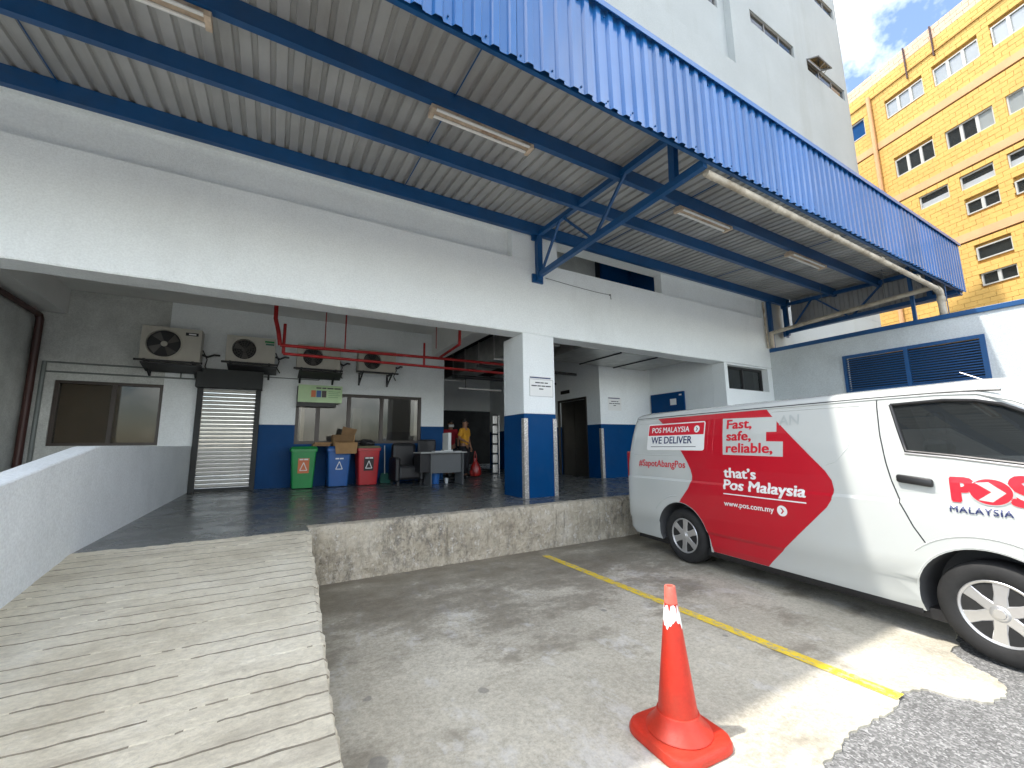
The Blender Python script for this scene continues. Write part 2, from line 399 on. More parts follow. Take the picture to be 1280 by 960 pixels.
def link(name, me, parent, loc=(0,0,0)):
    o = bpy.data.objects.new(name, me); COL.objects.link(o); o.parent = parent; o.location = loc; return o
def copy_tree(o, parent=None):
    c = o.copy(); COL.objects.link(c); c.parent = parent
    ORG[c] = ORG.get(o, Vector((0,0,0)))
    for ch in list(o.children): copy_tree(ch, c)
    return c
fXZ = lambda a, b, d: (a, d, b)        # facade slab: a = X, b = Z, d = Y
fYZ = lambda a, b, d: (d, a, b)        # side slab:   a = Y, b = Z, d = X
def text2d(s, bold=.0, spacing=1.0):
    """flat lettering as (verts, faces) in unit size, baseline at 0"""
    cu = bpy.data.curves.new('txt', 'FONT'); cu.body = s; cu.size = 1; cu.offset = bold; cu.resolution_u = 3; cu.space_character = spacing
    o = bpy.data.objects.new('txt', cu); COL.objects.link(o)
    bpy.context.view_layer.update()
    me = o.to_mesh(); v = [tuple(x.co[:2]) for x in me.vertices]; f = [tuple(p.vertices) for p in me.polygons]
    o.to_mesh_clear(); bpy.data.objects.remove(o); bpy.data.curves.remove(cu)
    return v, f

def displaced_grid(b, fn, na, nb):
    V = [[b.bm.verts.new(fn(i/na, j/nb)) for j in range(nb+1)] for i in range(na+1)]
    for i in range(na):
        for j in range(nb): b.bm.faces.new((V[i][j], V[i+1][j], V[i+1][j+1], V[i][j+1]))
    return V
from mathutils import noise as mn
def nz(x, y, z=0.0): return mn.fractal(Vector((x, y, z)), .8, 2.0, 5)

# ============================================================ SETTING
DZ = .625                         # dock floor level
b = B(); b.poly([(-400,-400,-.012),(400,-400,-.012),(400,400,-.012),(-400,400,-.012)], [(0,1,2,3)])
tag(b.build('ground', 'asphalt'), kind='structure')

edge = [(2.36,1.19),(2.65,1.215),(2.87,1.225),(3.08,1.18),(3.33,1.21),(3.5,1.21),(3.59,1.17),(3.61,1.08),(3.7,.95),(3.88,.9),(4.03,.93),(4.13,1.01),(4.2,1.11),(4.26,1.2),(4.38,1.26),(4.58,1.27),(4.8,1.35),(6.5,1.32),(9,1.28),(11.62,1.3)]
edge = [(-6,1.0),(-2,1.05),(0.3,1.0),(1.0,1.02),(1.6,1.08),(2.0,1.13)] + edge
rag = []
for (xa,ya),(xb,yb) in zip(edge, edge[1:]):
    n = max(2, int(math.hypot(xb-xa, yb-ya)/.03))
    for k in range(n):
        t = k/n; x = xa+(xb-xa)*t; y = ya+(yb-ya)*t
        rag.append((x+.012*nz(x*14, y*14, 2), y + .030*nz(x*6, 3.3, 1) + .018*nz(x*25, y*25, 5)))
rag.append(edge[-1])
b = B(); outl = rag + [(11.62,5.36),(-6,5.36)]
b.prism(outl, lambda x, y, d: (x, y, d), -.03, .0)
tag(b.build('concrete_apron', 'concrete'), kind='structure')
b = B(); n = 150
lv = []
for i in range(n+1):
    y = 1.215 + (5.0-1.215)*i/n; cx = 3.335 + .035*(y-1.2)/3.8
    l = cx-.052+.006*nz(y*9, 1.0); r = cx+.052+.006*nz(y*9, 5.0)
    lv.append((l, r, y))
b.poly([(l,y,.004) for l,r,y in lv] + [(r,y,.004) for l,r,y in lv], [(i, n+1+i, n+2+i, i+1) for i in range(n)])
tag(b.build('parking_line', 'yellow_line'), kind='structure')

# loading dock: floor slab and its battered front
b = B(); b.poly([(-9,5.18,DZ),(.41,5.18,DZ),(.41,5.44,DZ),(11.62,5.44,DZ),(11.62,19,DZ),(-9,19,DZ)] + [(-9,5.18,-.02),(.41,5.18,-.02),(.41,5.44,-.02),(11.62,5.44,-.02),(11.62,19,-.02),(-9,19,-.02)], [(0,1,2,3,4,5),(6,7,8,9,10,11)]+[(i,(i+1)%6,6+(i+1)%6,6+i) for i in range(6)])
tag(b.build('dock_floor', 'epoxy_floor'), kind='structure')
b = B()
def dockf(i, j):
    x = .40 + i*(11.62-.40)
    k = j
    if k <= .75:
        z = -.005 + (DZ-.012)*(k/.75); y = 5.30 + .016*nz(x*3, z*4) + .012*nz(x*14, z*14, 3) + .006*nz(x*40, z*40, 6) + (.02 if min(abs(x-g_) for g_ in (2.05,4.62,6.9)) < .014 else 0)
        z2 = z + (k/.75)*.014*nz(x*5, 9.0); rr = max(0, (k/.75-.86)/.14)
        return (x, y + .035*rr*rr*(1+.8*nz(x*7, 1.5)), z2 - .010*rr*rr)
    t = (k-.75)/.25
    return (x, 5.345 + t*(.12+.02*nz(x*4, 2.2)), DZ - .006 + .011*t + .005*nz(x*9, t*3))
displaced_grid(b, dockf, 820, 34)
tag(b.build('dock_edge', 'dock_concrete', smooth=False), kind='structure')

# ramp with tooled cross grooves
b = B(); SL = .115
rows = []
y = 5.19
gy = []
while y > -1.2:
    gy.append(y); y -= random.uniform(.125, .16)
ys = set()
for g in gy: ys |= {round(g+.0062,4), round(g+.0042,4), round(g-.0042,4), round(g-.0062,4)}
yy = -1.2
while yy < 5.19: ys.add(round(yy,4)); yy += .045
ys = sorted(ys)
xs = [-1.47 + 1.90*i/64 for i in range(65)]
G = sorted(gy); DEP = {}
import bisect
V = []
for y in ys:
    row = []
    for i, x in enumerate(xs):
        wob = .012*nz(x*1.3, y*.2, 4)
        yq = y + wob + .020*(x+.5)*nz(y*1.1, 6.6) + .0035*nz(x*16, y*2, 7)
        z = DZ - SL*(5.15-min(y, 5.15))
        k = bisect.bisect(G, y); dmin = min(abs(y-G[m]) for m in (max(0,k-1), min(len(G)-1,k)))
        gi = G[min((m for m in (max(0,k-1), min(len(G)-1,k))), key=lambda m: abs(y-G[m]))]
        df = min(1, max(.12, .75+1.1*nz(x*1.6, gi*5.7, 8))); dep = (.010 if dmin < .0050 else 0) * df
        z += .004*nz(x*3, y*3) + .0035*nz(x*17, y*17, 2) - dep
        xe = .42 - .020*(5.15-y) if False else None
        xr = x
        if i >= 60:                       # crumbling free edge
            right = .425 - .034*(5.15-y) if y > 2.3 else .328 + .006*(2.3-y)
            f = (i-60)/4; xr = xs[60]*(1-f)*1.0 + f*right if False else xs[60] + (right-xs[60])*f
            if i >= 63: xr += .016*nz(y*7, 1.1)+.013*nz(y*26, 4.2)-(.03*max(0, nz(y*3.1, 9.4)-.25)); z -= (.016+.014*abs(nz(y*11, 2.0)))*(i-62)/2
        row.append(b.bm.verts.new((xr, yq, z)))
        if dmin < .0050: DEP[row[-1]] = df
    V.append(row)
for p, q in zip(V, V[1:]):
    for i in range(64):
        fc = b.bm.faces.new((p[i], p[i+1], q[i+1], q[i]))
        if max(DEP.get(p[i], 0), DEP.get(q[i], 0)) > .40: fc.material_index = 1
low = [b.bm.verts.new((r[-1].co.x+.01, r[-1].co.y, -.02)) for r in V]
for i in range(len(V)-1): b.bm.faces.new((V[i][-1], low[i], low[i+1], V[i+1][-1]))
pbr('groove_dirt', (.23,.20,.15), .95, var=.3, vs=7, bump=.6, bs=40)
tag(b.build('ramp', ['ramp_concrete', 'groove_dirt'], smooth=False), kind='structure')

# ============================================================ BUILDING
YC = 6.10
bld = thing('building', 'white concrete building with an open loading bay, blue dado and tall upper storeys', 'building', (4.08, YC, 0))
def part(name, mat, *boxes, parent=None, bev=0, **k):
    q = B()
    for bx in boxes: q.box(*bx, bev=bev)
    return q.build(name, mat, parent or bld, **k)
# front beam, with a chipped lower arris
q = B()
def beamf(x): return .006*nz(x*2.0, .7)+.006*max(0, nz(x*9, 3.3))
nb = 300; P = []
for i in range(nb+1):
    x = -9 + 20.63*i/nb
    zz = 3.487 + beamf(x)
    P.append([(x,YC,4.866),(x,YC,zz+.02),(x,YC+.012+.01*max(0,nz(x*7,1)),zz),(x,YC+.36,zz-.004),(x,YC+.36,4.866)])
vs = [[q.bm.verts.new(p) for p in row] for row in P]
for r0, r1 in zip(vs, vs[1:]):
    for k in range(5): q.bm.faces.new((r0[k], r1[k], r1[(k+1)%5], r0[(k+1)%5]))
q.bm.faces.new(vs[0]); q.bm.faces.new(vs[-1][::-1])
q.build('front_beam', 'plaster', bld)
part('column_shaft', 'plaster', (3.74,4.41,YC+.003,YC+.72,2.052,3.487), bev=.012)
part('column_dado', 'blue_paint', (3.737,4.413,YC,YC+.723,DZ-.01,2.052), bev=.012)
q = B(); q.holes(9.53, 11.63, DZ-.01, 3.475, [(9.66,11.42,2.83,3.44)], fXZ, YC+.002, YC+.34); q.build('front_wall', 'plaster', bld)
# upper storey recess above the ledge
part('recess_panel', 'plaster', (-9,3.54,YC+.16,YC+.36,4.868,5.42), (7.62,11.45,YC+.14,YC+.34,4.868,5.42))
part('pilaster', 'plaster', (3.543,4.55,YC+.004,YC+.33,4.868,5.417))
part('pilaster', 'plaster', (11.453,11.63,YC+.004,YC+.33,4.868,5.417))
part('lintel', 'plaster', (-9,11.63,YC+.0,YC+.36,5.42,5.90))
part('corridor_wall', 'cement', (3.6,6.75,7.5,7.6,4.62,6.5))
part('corridor_door', 'blue_paint', (6.78,7.75,7.3,7.36,4.62,6.48), (7.765,9.2,7.28,7.36,4.62,6.48))
part('corridor_slab', 'ceiling', (-9,11.63,YC+.37,7.62,4.62,4.72))
part('corridor_ceiling', 'ceiling', (-9,11.63,YC+.37,7.62,6.5,6.6))
# tower
TY = 6.2; k = 6.2/7.5
tz = lambda z: 1.51+(z-1.51)*k
win_holes = [(12.75,15.46,15.15,15.64), (16.38,19.34,15.15,15.64), (13.2,15.4,18.95,19.45), (17.75,19.34,18.95,19.45)]
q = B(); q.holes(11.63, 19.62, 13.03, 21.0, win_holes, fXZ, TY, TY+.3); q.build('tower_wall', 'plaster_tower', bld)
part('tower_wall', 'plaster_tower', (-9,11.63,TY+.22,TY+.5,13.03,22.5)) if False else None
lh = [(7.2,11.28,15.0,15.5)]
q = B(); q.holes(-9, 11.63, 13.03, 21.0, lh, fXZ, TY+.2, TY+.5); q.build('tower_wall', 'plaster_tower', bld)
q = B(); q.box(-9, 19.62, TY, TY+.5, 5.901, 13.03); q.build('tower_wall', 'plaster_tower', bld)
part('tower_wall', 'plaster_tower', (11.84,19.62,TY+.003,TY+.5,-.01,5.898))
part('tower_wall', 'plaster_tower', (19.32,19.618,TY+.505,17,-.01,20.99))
part('tower_roof', 'cement', (-9,19.64,TY+.1,17,21.0,21.2))
part('tower_back', 'dark_panel', (-9,19.2,8.2,8.4,5.9,20.9))
def strip_window(x0, x1, z0, z1, y, n, parent, frame='alu_frame', ft=.045):
    w = B()
    w.box(x0,x1,y,y+.06,z0,z0+ft); w.box(x0,x1,y,y+.06,z1-ft,z1)
    w.box(x0,x0+ft,y,y+.06,z0+ft,z1-ft); w.box(x1-ft,x1,y,y+.06,z0+ft,z1-ft)
    for i in range(1, n):
        xm = x0+(x1-x0)*i/n; w.box(xm-ft/2,xm+ft/2,y+.002,y+.058,z0+ft,z1-ft)
    f = w.build('window', frame, parent)
    for i in range(n):
        a = x0+(x1-x0)*i/n; c = x0+(x1-x0)*(i+1)/n
        B().box(a+ft*.6,c-ft*.6,y+.025,y+.035,z0+ft*.9,z1-ft*.9).build('pane', 'far_glass', f)
    return f
for h in win_holes[:1] + win_holes[2:3]: strip_window(*h, TY+.05, 3, bld)
strip_window(*lh[0], TY+.25, 4, bld)
strip_window(*win_holes[3], TY+.05, 2, bld)
f = strip_window(*win_holes[1], TY+.05, 3, bld)
# the open top-hung sash
q = B(); a0, a1 = 16.42, 17.42; zt = 15.62; dy, dz = -.36, -.20
pts = [(a0,TY+.02,zt),(a1,TY+.02,zt),(a1,TY+dy,zt+dz),(a0,TY+dy,zt+dz)]
for p, r in zip(pts, pts[1:]+pts[:1]): q.bar(p, r, .035, .035)
q.bar((a1-.1,TY+.05,15.2),(a1-.05,TY+dy*.7,zt+dz*.7), .02, .02)
sash = q.build('open_sash', 'alu_frame', bld)
B().poly([(a0+.02,TY-.01,zt+.012),(a1-.02,TY-.01,zt+.012),(a1-.02,TY+dy+.02,zt+dz-.004),(a0+.02,TY+dy+.02,zt+dz-.004)], [(0,1,2,3)]).build('pane', 'clear_glass', sash)

# front small window on the right of the opening
def framed(x0, x1, z0, z1, y, cols, frame, ft, parent, glassm='window_glass', sills=True, back=None):
    w = B(); xs = [x0]+list(cols)+[x1]
    w.box(x0,x1,y,y+.09,z0,z0+ft); w.box(x0,x1,y,y+.09,z1-ft,z1)
    w.box(x0,x0+ft,y,y+.09,z0+ft,z1-ft); w.box(x1-ft,x1,y,y+.09,z0+ft,z1-ft)
    for c in cols: w.box(c-ft*.6,c+ft*.6,y+.004,y+.085,z0+ft,z1-ft)
    f = w.build('window', frame, parent)
    for a, c in zip(xs, xs[1:]):
        B().box(a+ft*.7,c-ft*.7,y+.04,y+.048,z0+ft*.8,z1-ft*.8).build('pane', glassm, f)
    return f
f = framed(9.66,11.42,2.83,3.44,YC+.16,[10.55],'black_iron',.05,bld,'far_glass')

# ---- inside the bay
YB = 10.97; YD = 2.045
wl = [(-3.62,-2.02,1.60,2.84)]
q = B(); q.holes(-4.2,-2.02,DZ-.01,4.62,wl,fXZ,YB,YB+.18); q.build('back_wall', 'cement', bld)
q = B(); q.holes(-2.018,4.10,YD,4.62,[(-1.36,-.36,0,2.80),(.44,3.46,YD-.01,2.83)],fXZ,YB,YB+.18); q.build('back_wall', 'plaster', bld)
part('back_wall', 'plaster', (-2.018,-1.44,YB,YB+.18,DZ-.01,YD-.001))
q = B(); q.holes(-.28,4.102,DZ-.01,YD-.001,[(.44,3.46,1.60,3)],fXZ,YB-.003,YB+.18); q.build('dado', 'blue_paint', bld)
part('left_wall', 'cement', (-4.2,-4.0,5.6,YB-.002,-.01,4.62))
part('ceiling_slab', 'ceiling', (-9,4.12,YC+.37,YB+.2,4.625,4.80))
part('ceiling_beam', 'ceiling', (-3.998,-3.58,YC+.37,YB-.002,4.13,4.624))
part('ceiling_beam', 'ceiling', (3.72,4.118,YC+.73,YB-.003,4.0,4.624))
part('ceiling_beam', 'ceiling', (-3.57,3.715,8.55,8.9,4.42,4.624)) if False else None
# window with vertical blinds, left
f = framed(-3.62,-2.02,1.60,2.84,YB+.03,[-2.78],'brown_frame',.055,bld)
q = B(); nsl = 44
for i in range(nsl):
    x = -3.56 + 1.5*i/nsl
    q.poly([(x,YB+.135,1.64),(x+.030,YB+.15,1.64),(x+.030,YB+.15,2.80),(x,YB+.135,2.80)], [(0,1,2,3)])
q.build('blind', 'blind', f, kind='stuff')
B().box(-3.66,-1.98,YB+.17,YB+.19,1.55,2.9).build('backing', 'dark_panel', f)
# office window behind the bins
f = framed(.44,3.46,1.60,2.83,YB+.03,[.92,1.62,2.42],'brown_frame',.07,bld)
B().box(.40,3.5,YB+.8,YB+.82,1.3,3.0).build('backing', 'interior', f)
q = B()
q.box(.56,.64,YB+.22,YB+.26,1.62,2.75); q.build('mullion', 'white_print', f)
B().box(1.75,1.95,YB+.2,YB+.24,1.7,2.5).build('mullion', 'grey_print', f)
# roller shutter
q = B(); q.box(-1.44,-1.34,YB-.10,YB+.02,DZ,2.80); q.box(-.38,-.28,YB-.10,YB+.02,DZ,2.80)
sh = q.build('roller_shutter', 'dark_panel', bld)
B().box(-1.46,-.26,YB-.30,YB-.002,2.80,3.20,bev=.012).build('header_box', 'dark_panel', sh)
B().box(-1.34,-.38,YB-.06,YB-.0,DZ+.002,DZ+.07).build('bottom_rail', 'dark_panel', sh)
ns = 25; zb, zt_ = DZ+.075, 2.80; ph = (zt_-zb)/ns
prof = [(-.0,.0),(-.012,.004),(-.034,.022),(-.040,.045),(-.034,.062),(-.012,.076),(0,.078)]
q = B()
pr = [(YB-.012+d, z*ph/.0845) for d, z in prof]
nv = len(pr)
q.poly([(-1.345,y,z) for y,z in pr]+[(-.375,y,z) for y,z in pr], [(i,i+1,nv+i+1,nv+i) for i in range(nv-1)])
first = q.build('slat', 'shutter', sh); first.location.z = zb
for i in range(1, ns): link('slat', first.data, sh, (0,0,zb+i*ph))

# passage beyond the wall end, deep; its gloom is put into dark wall colours
part('passage_wall', 'plaster', (4.10,4.16,YB+.0,15.2,2.05,4.62)) if False else None
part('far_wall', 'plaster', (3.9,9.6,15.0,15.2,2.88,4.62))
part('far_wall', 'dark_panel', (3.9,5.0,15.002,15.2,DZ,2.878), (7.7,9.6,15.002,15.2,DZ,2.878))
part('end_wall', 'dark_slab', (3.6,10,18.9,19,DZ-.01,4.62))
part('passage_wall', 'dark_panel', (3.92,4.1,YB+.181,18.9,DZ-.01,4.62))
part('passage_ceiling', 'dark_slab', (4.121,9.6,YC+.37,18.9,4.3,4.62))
part('lift_wall', 'plaster', (7.58,7.75,10.3,15,YD,4.3), (7.58,7.75,8.602,9.03,YD,4.3), (7.58,7.75,9.03,10.3,2.78,4.3))
part('dado', 'blue_paint', (7.577,7.75,10.3,15,DZ-.01,YD-.001), (7.577,7.75,8.602,9.03,DZ-.01,YD-.001))
lift = part('lift_door', 'lift_steel', (7.66,7.70,9.03,9.66,DZ,2.78), (7.655,7.69,9.667,10.3,DZ,2.78))
B().box(7.55,7.60,9.00,9.06,DZ,2.84).box(7.55,7.60,10.27,10.33,DZ,2.84).box(7.55,7.60,9.06,10.27,2.78,2.84).build('door_frame', 'lift_steel', lift)
B().box(7.54,7.575,9.75,10.15,3.02,3.12).build('floor_indicator', 'black_plastic', lift)
part('shaft_wall', 'plaster', (7.58,9.53,8.45,8.60,YD,4.3))
part('dado', 'blue_paint', (7.577,9.53,8.447,8.603,DZ-.01,YD-.001))
part('side_wall', 'plaster', (9.531,9.75,YC+.345,8.6,DZ-.01,4.3))
dr = part('side_door', 'blue_paint', (9.47,9.53,7.28,8.40,DZ,2.90), bev=.01)
B().box(9.463,9.468,7.52,7.72,2.55,2.72).build('notice', 'paper', dr)
B().box(9.463,9.468,7.34,7.42,2.79,2.83).build('door_plate', 'white_print', dr)

# corner guards
for (x, y, z1, sx) in ((3.735,YC-.002,1.97,1), (4.415,YC-.002,1.97,-1), (7.574,8.444,1.93,1)):
    q = B(); w = .075
    q.box(x-.006 if sx>0 else x-w, x+w if sx>0 else x+.006, y-.008, y-.001, DZ, z1)
    q.box(x-.006 if sx>0 else x+.0005, x-.0005 if sx>0 else x+.006, y, y+w, DZ, z1)
    q.build('corner_guard', 'plate_tread', bld)

# ============================================================ RIGHT SIDE WALL AND LOUVRE
rw = thing('side_boundary_wall', 'rendered side wall with a blue coping and a blue louvred vent beside the van', 'wall', (11.63, 2, 0))
q = B(); q.holes(-9, YC-.004, -.02, 3.92, [(2.22,4.44,2.63,3.46)], fYZ, 11.63, 11.83); q.build('wall_body', 'plaster_rough_sun', rw)
B().box(11.60,11.86,-9,YC-.005,3.92,4.02,bev=.008).build('coping', 'blue_steel', rw)
q = B(); y0,y1,z0,z1 = 2.18,4.47,2.59,3.50
for bx in ((y0,y1,z0,z0+.085),(y0,y1,z1-.07,z1),(y0,y0+.075,z0+.085,z1-.07),(y1-.06,y1,z0+.085,z1-.07),(3.30,3.37,z0+.085,z1-.07)):
    q.box(11.60,11.66,bx[0],bx[1],bx[2],bx[3])
lo = q.build('louvre', 'blue_steel', rw)
B().box(11.80,11.81,2.23,4.43,2.64,3.45).build('backing', 'black_iron', lo)
nsl = 14
q = B()
q.poly([(11.605,0,0),(11.665,0,.040),(11.665,0,.044),(11.605,0,.004),(11.605,1,0),(11.665,1,.040),(11.665,1,.044),(11.605,1,.004)], ((0,1,2,3),(7,6,5,4),(0,4,5,1),(3,2,6,7),(0,3,7,4),(1,5,6,2)))
for ya, yb in ((2.256,3.298),(3.372,4.408)):
    for i in range(nsl):
        w = B(); zz = 2.685+i*(3.42-2.685)/nsl
        w.poly([(11.605,ya,zz),(11.665,ya,zz+.026),(11.665,ya,zz+.032),(11.605,ya,zz+.022),(11.605,yb,zz),(11.665,yb,zz+.026),(11.665,yb,zz+.032),(11.605,yb,zz+.022)], ((0,1,2,3),(7,6,5,4),(0,4,5,1),(3,2,6,7),(0,3,7,4),(1,5,6,2)))
        w.build('slat', 'blue_steel', lo)
q.bm.free()

# ============================================================ RAMP PARAPET
pw = thing('ramp_parapet', 'rough white plastered parapet wall that slopes down along the ramp', 'wall', (-1.54, 5, 0))
top = [(-2.5,.33),(5.52,1.552),(10.955,1.575)]
def wz(y):
    for (a,za),(c,zc) in zip(top, top[1:]):
        if y <= c: return za+(zc-za)*(y-a)/(c-a)
    return top[-1][1]
q = B(); nY = 120; rings = []
for i in range(nY+1):
    y = -2.5 + 13.455*i/nY; z = wz(y); e = .010
    rings.append([q.bm.verts.new(p) for p in ((-1.45+.004*nz(y*2,1),y,-.02),(-1.45+.004*nz(y*2,1),y,z-e),(-1.45-e,y,z),(-1.63+e,y,z),(-1.63,y,z-e),(-1.63,y,-.02))])
for r0, r1 in zip(rings, rings[1:]):
    for k2 in range(6): q.bm.faces.new((r0[k2], r1[k2], r1[(k2+1)%6], r0[(k2+1)%6]))
q.bm.faces.new(rings[0]); q.bm.faces.new(rings[-1][::-1])
q.build('parapet_body', 'plaster_rough_shade', pw, smooth=False)

# ============================================================ CANOPY
XL, XR, YF = -8.6, 12.76, 2.54
can = thing('canopy', 'blue steel canopy roof with corrugated fascia over the loading bay', 'canopy', (4.08, 4.3, 4.6))
rz = lambda y: 5.50 + .06*(y-4.85)               # underside of the roof sheets
pitch = .16; per = 5; sw = pitch*per
def corr(u):                                       # trapezoid profile 0..1
    u = u % 1
    return 0 if u < .42 else (u-.42)/.12 if u < .54 else 1 if u < .88 else (1-u)/.12
cu_ = [0,.42,.54,.88]
def sheet_pts():
    r = []
    for k2 in range(per):
        for c in cu_: r.append(((k2+c)*pitch, corr(c)))
    r.append((sw-.001, 0)); r.append((sw+.02, 0))
    return r
SP = sheet_pts()
# fascia sheets hang in front, ribs towards the viewer
fm = B(); n = len(SP)
fm.poly([(x,-.028*h,0) for x,h in SP]+[(x,-.028*h,1.085) for x,h in SP], [(i,i+1,n+i+1,n+i) for i in range(n-1)])
nsheets = int((XR-XL)/sw)
x0s = XR - nsheets*sw
base = fm.build('fascia_sheet', 'blue_sheet', can, smooth=False)
# build() moved the mesh by the canopy origin; undo for reuse through location
base.data.transform(Matrix.Translation(ORG[can]))
for i in range(nsheets):
    o = base if i == 0 else link('fascia_sheet', base.data, can)
    o.location = Vector((x0s+i*sw, YF+.02+(i%2)*.004+random.uniform(-.004,.004), 4.655+random.uniform(-.008,.008)+.0)) - ORG[can]
    o.rotation_euler = (random.uniform(-.006,.006), random.uniform(-.004,.004), 0)
rm = B(); Lr = 6.09-(YF+.10)
RS = []
for k2 in range(per):
    for c, h in ((0,0),(.60,0),(.67,1),(.91,1),(.98,0)): RS.append(((k2+c)*pitch, h))
RS.append((sw+.005, 0)); nr2 = len(RS)
rm.poly([(x,0,rz(YF+.10)+.032*h) for x,h in RS]+[(x,Lr,rz(6.09)+.032*h) for x,h in RS], [(i,i+1,nr2+i+1,nr2+i) for i in range(nr2-1)])
baser = rm.build('roof_sheet', 'roof_under', can, smooth=False); baser.data.transform(Matrix.Translation(ORG[can]))
for i in range(nsheets):
    o = baser if i == 0 else link('roof_sheet', baser.data, can)
    o.location = Vector((x0s+i*sw, YF+.10, (i%2)*.003)) - ORG[can]
# top skin of the roof keeps the sun out
B().poly([(XL,YF+.08,rz(YF)+.052),(XR,YF+.08,rz(YF)+.052),(XR,6.19,rz(6.19)+.052),(XL,6.19,rz(6.19)+.052)], [(0,1,2,3)]).build('roof_skin', 'roof_under', can)
# flashing along the top of the fascia
B().box(XL,XR+.02,YF-.035,YF+.14,5.735,5.752).box(XL,XR+.02,YF-.037,YF-.030,5.685,5.735).build('top_flashing', 'blue_sheet', can)
B().box(XL,XR,YF+.045,YF+.085,4.66,4.73).build('bottom_rail', 'blue_steel', can)
B().box(XL,XR,YF+.045,YF+.085,5.55,5.62).build('top_rail', 'blue_steel', can)
sc_ = B()
for zz in (4.715, 5.64):
    x = x0s+pitch*.2
    while x < XR: sc_.box(x-.006,x+.006,YF+.006,YF+.02,zz-.006+.008*math.sin(x*7),zz+.006+.008*math.sin(x*7)); x += pitch*2
sc_.build('screws', 'blue_steel', can, kind='stuff')
# purlins: lipped channels
def purlin(y, h=.20, fl=.075):
    zt2 = rz(y)-.003; q = B()
    q.box(XL,XR-.05,y,y+.006,zt2-h,zt2); q.box(XL,XR-.05,y+.006,y+fl,zt2-h,zt2-h+.005); q.box(XL,XR-.05,y+.006,y+fl,zt2-.005,zt2); q.box(XL,XR-.05,y+fl-.005,y+fl,zt2-h+.005,zt2-h+.03)
    q.build('purlin', 'blue_steel', can)
for y in (2.72, 3.90, 4.83): purlin(y)
purlin(5.98, .21, .08)
for x in (-2.30, 1.55, 5.6, 9.2):                   # thin sag rods under the sheets
    B().tube([(x,2.75,rz(2.75)-.03),(x,5.98,rz(5.98)-.03)], .008, 6).build('sag_rod', 'blue_steel', can)
def truss(x, full=True):
    q = B(); q.box(x-.05,x+.05,5.99,6.095,4.50,5.50); q.box(x-.13,x+.10,6.06,6.098,4.46,4.62); q.box(x-.13,x+.10,6.06,6.098,5.28,5.47)
    t = q.build('truss', 'blue_steel', can)
    B().bar((x,6.0,4.60),(x,YF+.09,4.66),.075,.095).build('bottom_chord', 'blue_steel', t)
    B().bar((x,6.0,5.40),(x,YF+.09,5.27),.075,.085).build('top_chord', 'blue_steel', t)
    for a, c, w in (((5.36,5.36),(5.93,4.66),.038), ((5.28,5.36),(4.58,4.66),.038), ((3.81,5.30),(4.47,4.67),.038), ((3.03,5.25),(3.05,4.68),.085)):
        B().bar((x,a[0],a[1]),(x,c[0],c[1]),w,w).build('web_member', 'blue_steel', t)
    return t
truss(4.08); truss(12.55)
# gable end sheet
q = B(); gy0, gy1 = YF+.06, 6.15; m = int((gy1-gy0)/.2); pp = []
for i in range(m):
    for c in cu_: pp.append((gy0+(i+c)*.2, 12.70+.025*corr(c)))
nn_ = len(pp)
q.poly([(x,y,4.66) for y,x in pp]+[(x,y,5.50+.06*(y-4.85)+.03) for y,x in pp], [(i,i+1,nn_+i+1,nn_+i) for i in range(nn_-1)])
q.build('gable_sheet', 'roof_under', can, smooth=False)
B().box(12.60,12.76,gy0,6.15,4.60,4.70).build('gable_rail', 'blue_steel', can)
B().box(11.70,11.76,3.10,3.16,4.02,5.24).build('prop', 'blue_steel', can)
B().tube([(11.74,2.62,4.02),(11.74,2.62,4.66)], .008, 6).build('hanger', 'blue_steel', can)
B().box(11.66,11.76,6.0,6.09,4.02,5.36).build('end_post', 'blue_steel', can)

# rain pipes
rp = thing('gutter_pipe', 'stained cream plastic rain pipe running behind the blue fascia and down to the wall', 'pipe', (8, 2.7, 4.5))
B().tube([(4.16,2.68,4.60),(6,2.68,4.59),(9,2.68,4.57),(11.45,2.68,4.55)], .043, 14).build('long_run', 'pvc', rp)
B().tube([(11.45,2.68,4.55),(11.66,2.69,4.53),(11.74,2.70,4.46),(11.745,2.70,4.36),(11.745,2.70,4.02)], .060, 14).build('drop', 'pvc', rp)
B().lathe([(.066,0),(.070,.01),(.070,.09),(.066,.10)], (11.745,2.70,4.31), 'Z', 16).build('collar', 'pvc', rp)
for x in (5.6,7.2,8.8,10.4):
    B().lathe([(.046,0),(.049,.01),(.049,.09),(.046,.10)], (x,2.68,4.587), 'X', 16).build('collar', 'pvc', rp)
    
rp2 = thing('branch_pipe', 'cream plastic pipe running back under the canopy end to the wall', 'pipe', (11.5, 4.4, 4.5))
B().tube([(11.52,2.70,4.60),(11.52,4.4,4.52),(11.52,5.95,4.42)], .05, 12).build('run', 'pvc', rp2)
B().tube([(11.52,5.95,4.45),(11.52,5.96,4.02)], .055, 12).build('drop', 'pvc', rp2)
for y in (3.5,4.7): B().tube([(11.52,y,4.55),(11.52,y,5.3)], .006, 6).build('hanger', 'grey_pipe', rp2)
rp3 = thing('corner_pipe', 'slim white standpipe in the wall corner under the canopy end', 'pipe', (11.45, 6.03, 4))
B().tube([(11.42,6.04,5.3),(11.44,6.04,4.8),(11.47,6.04,4.02)], .028, 10).build('upright', 'pvc', rp3)

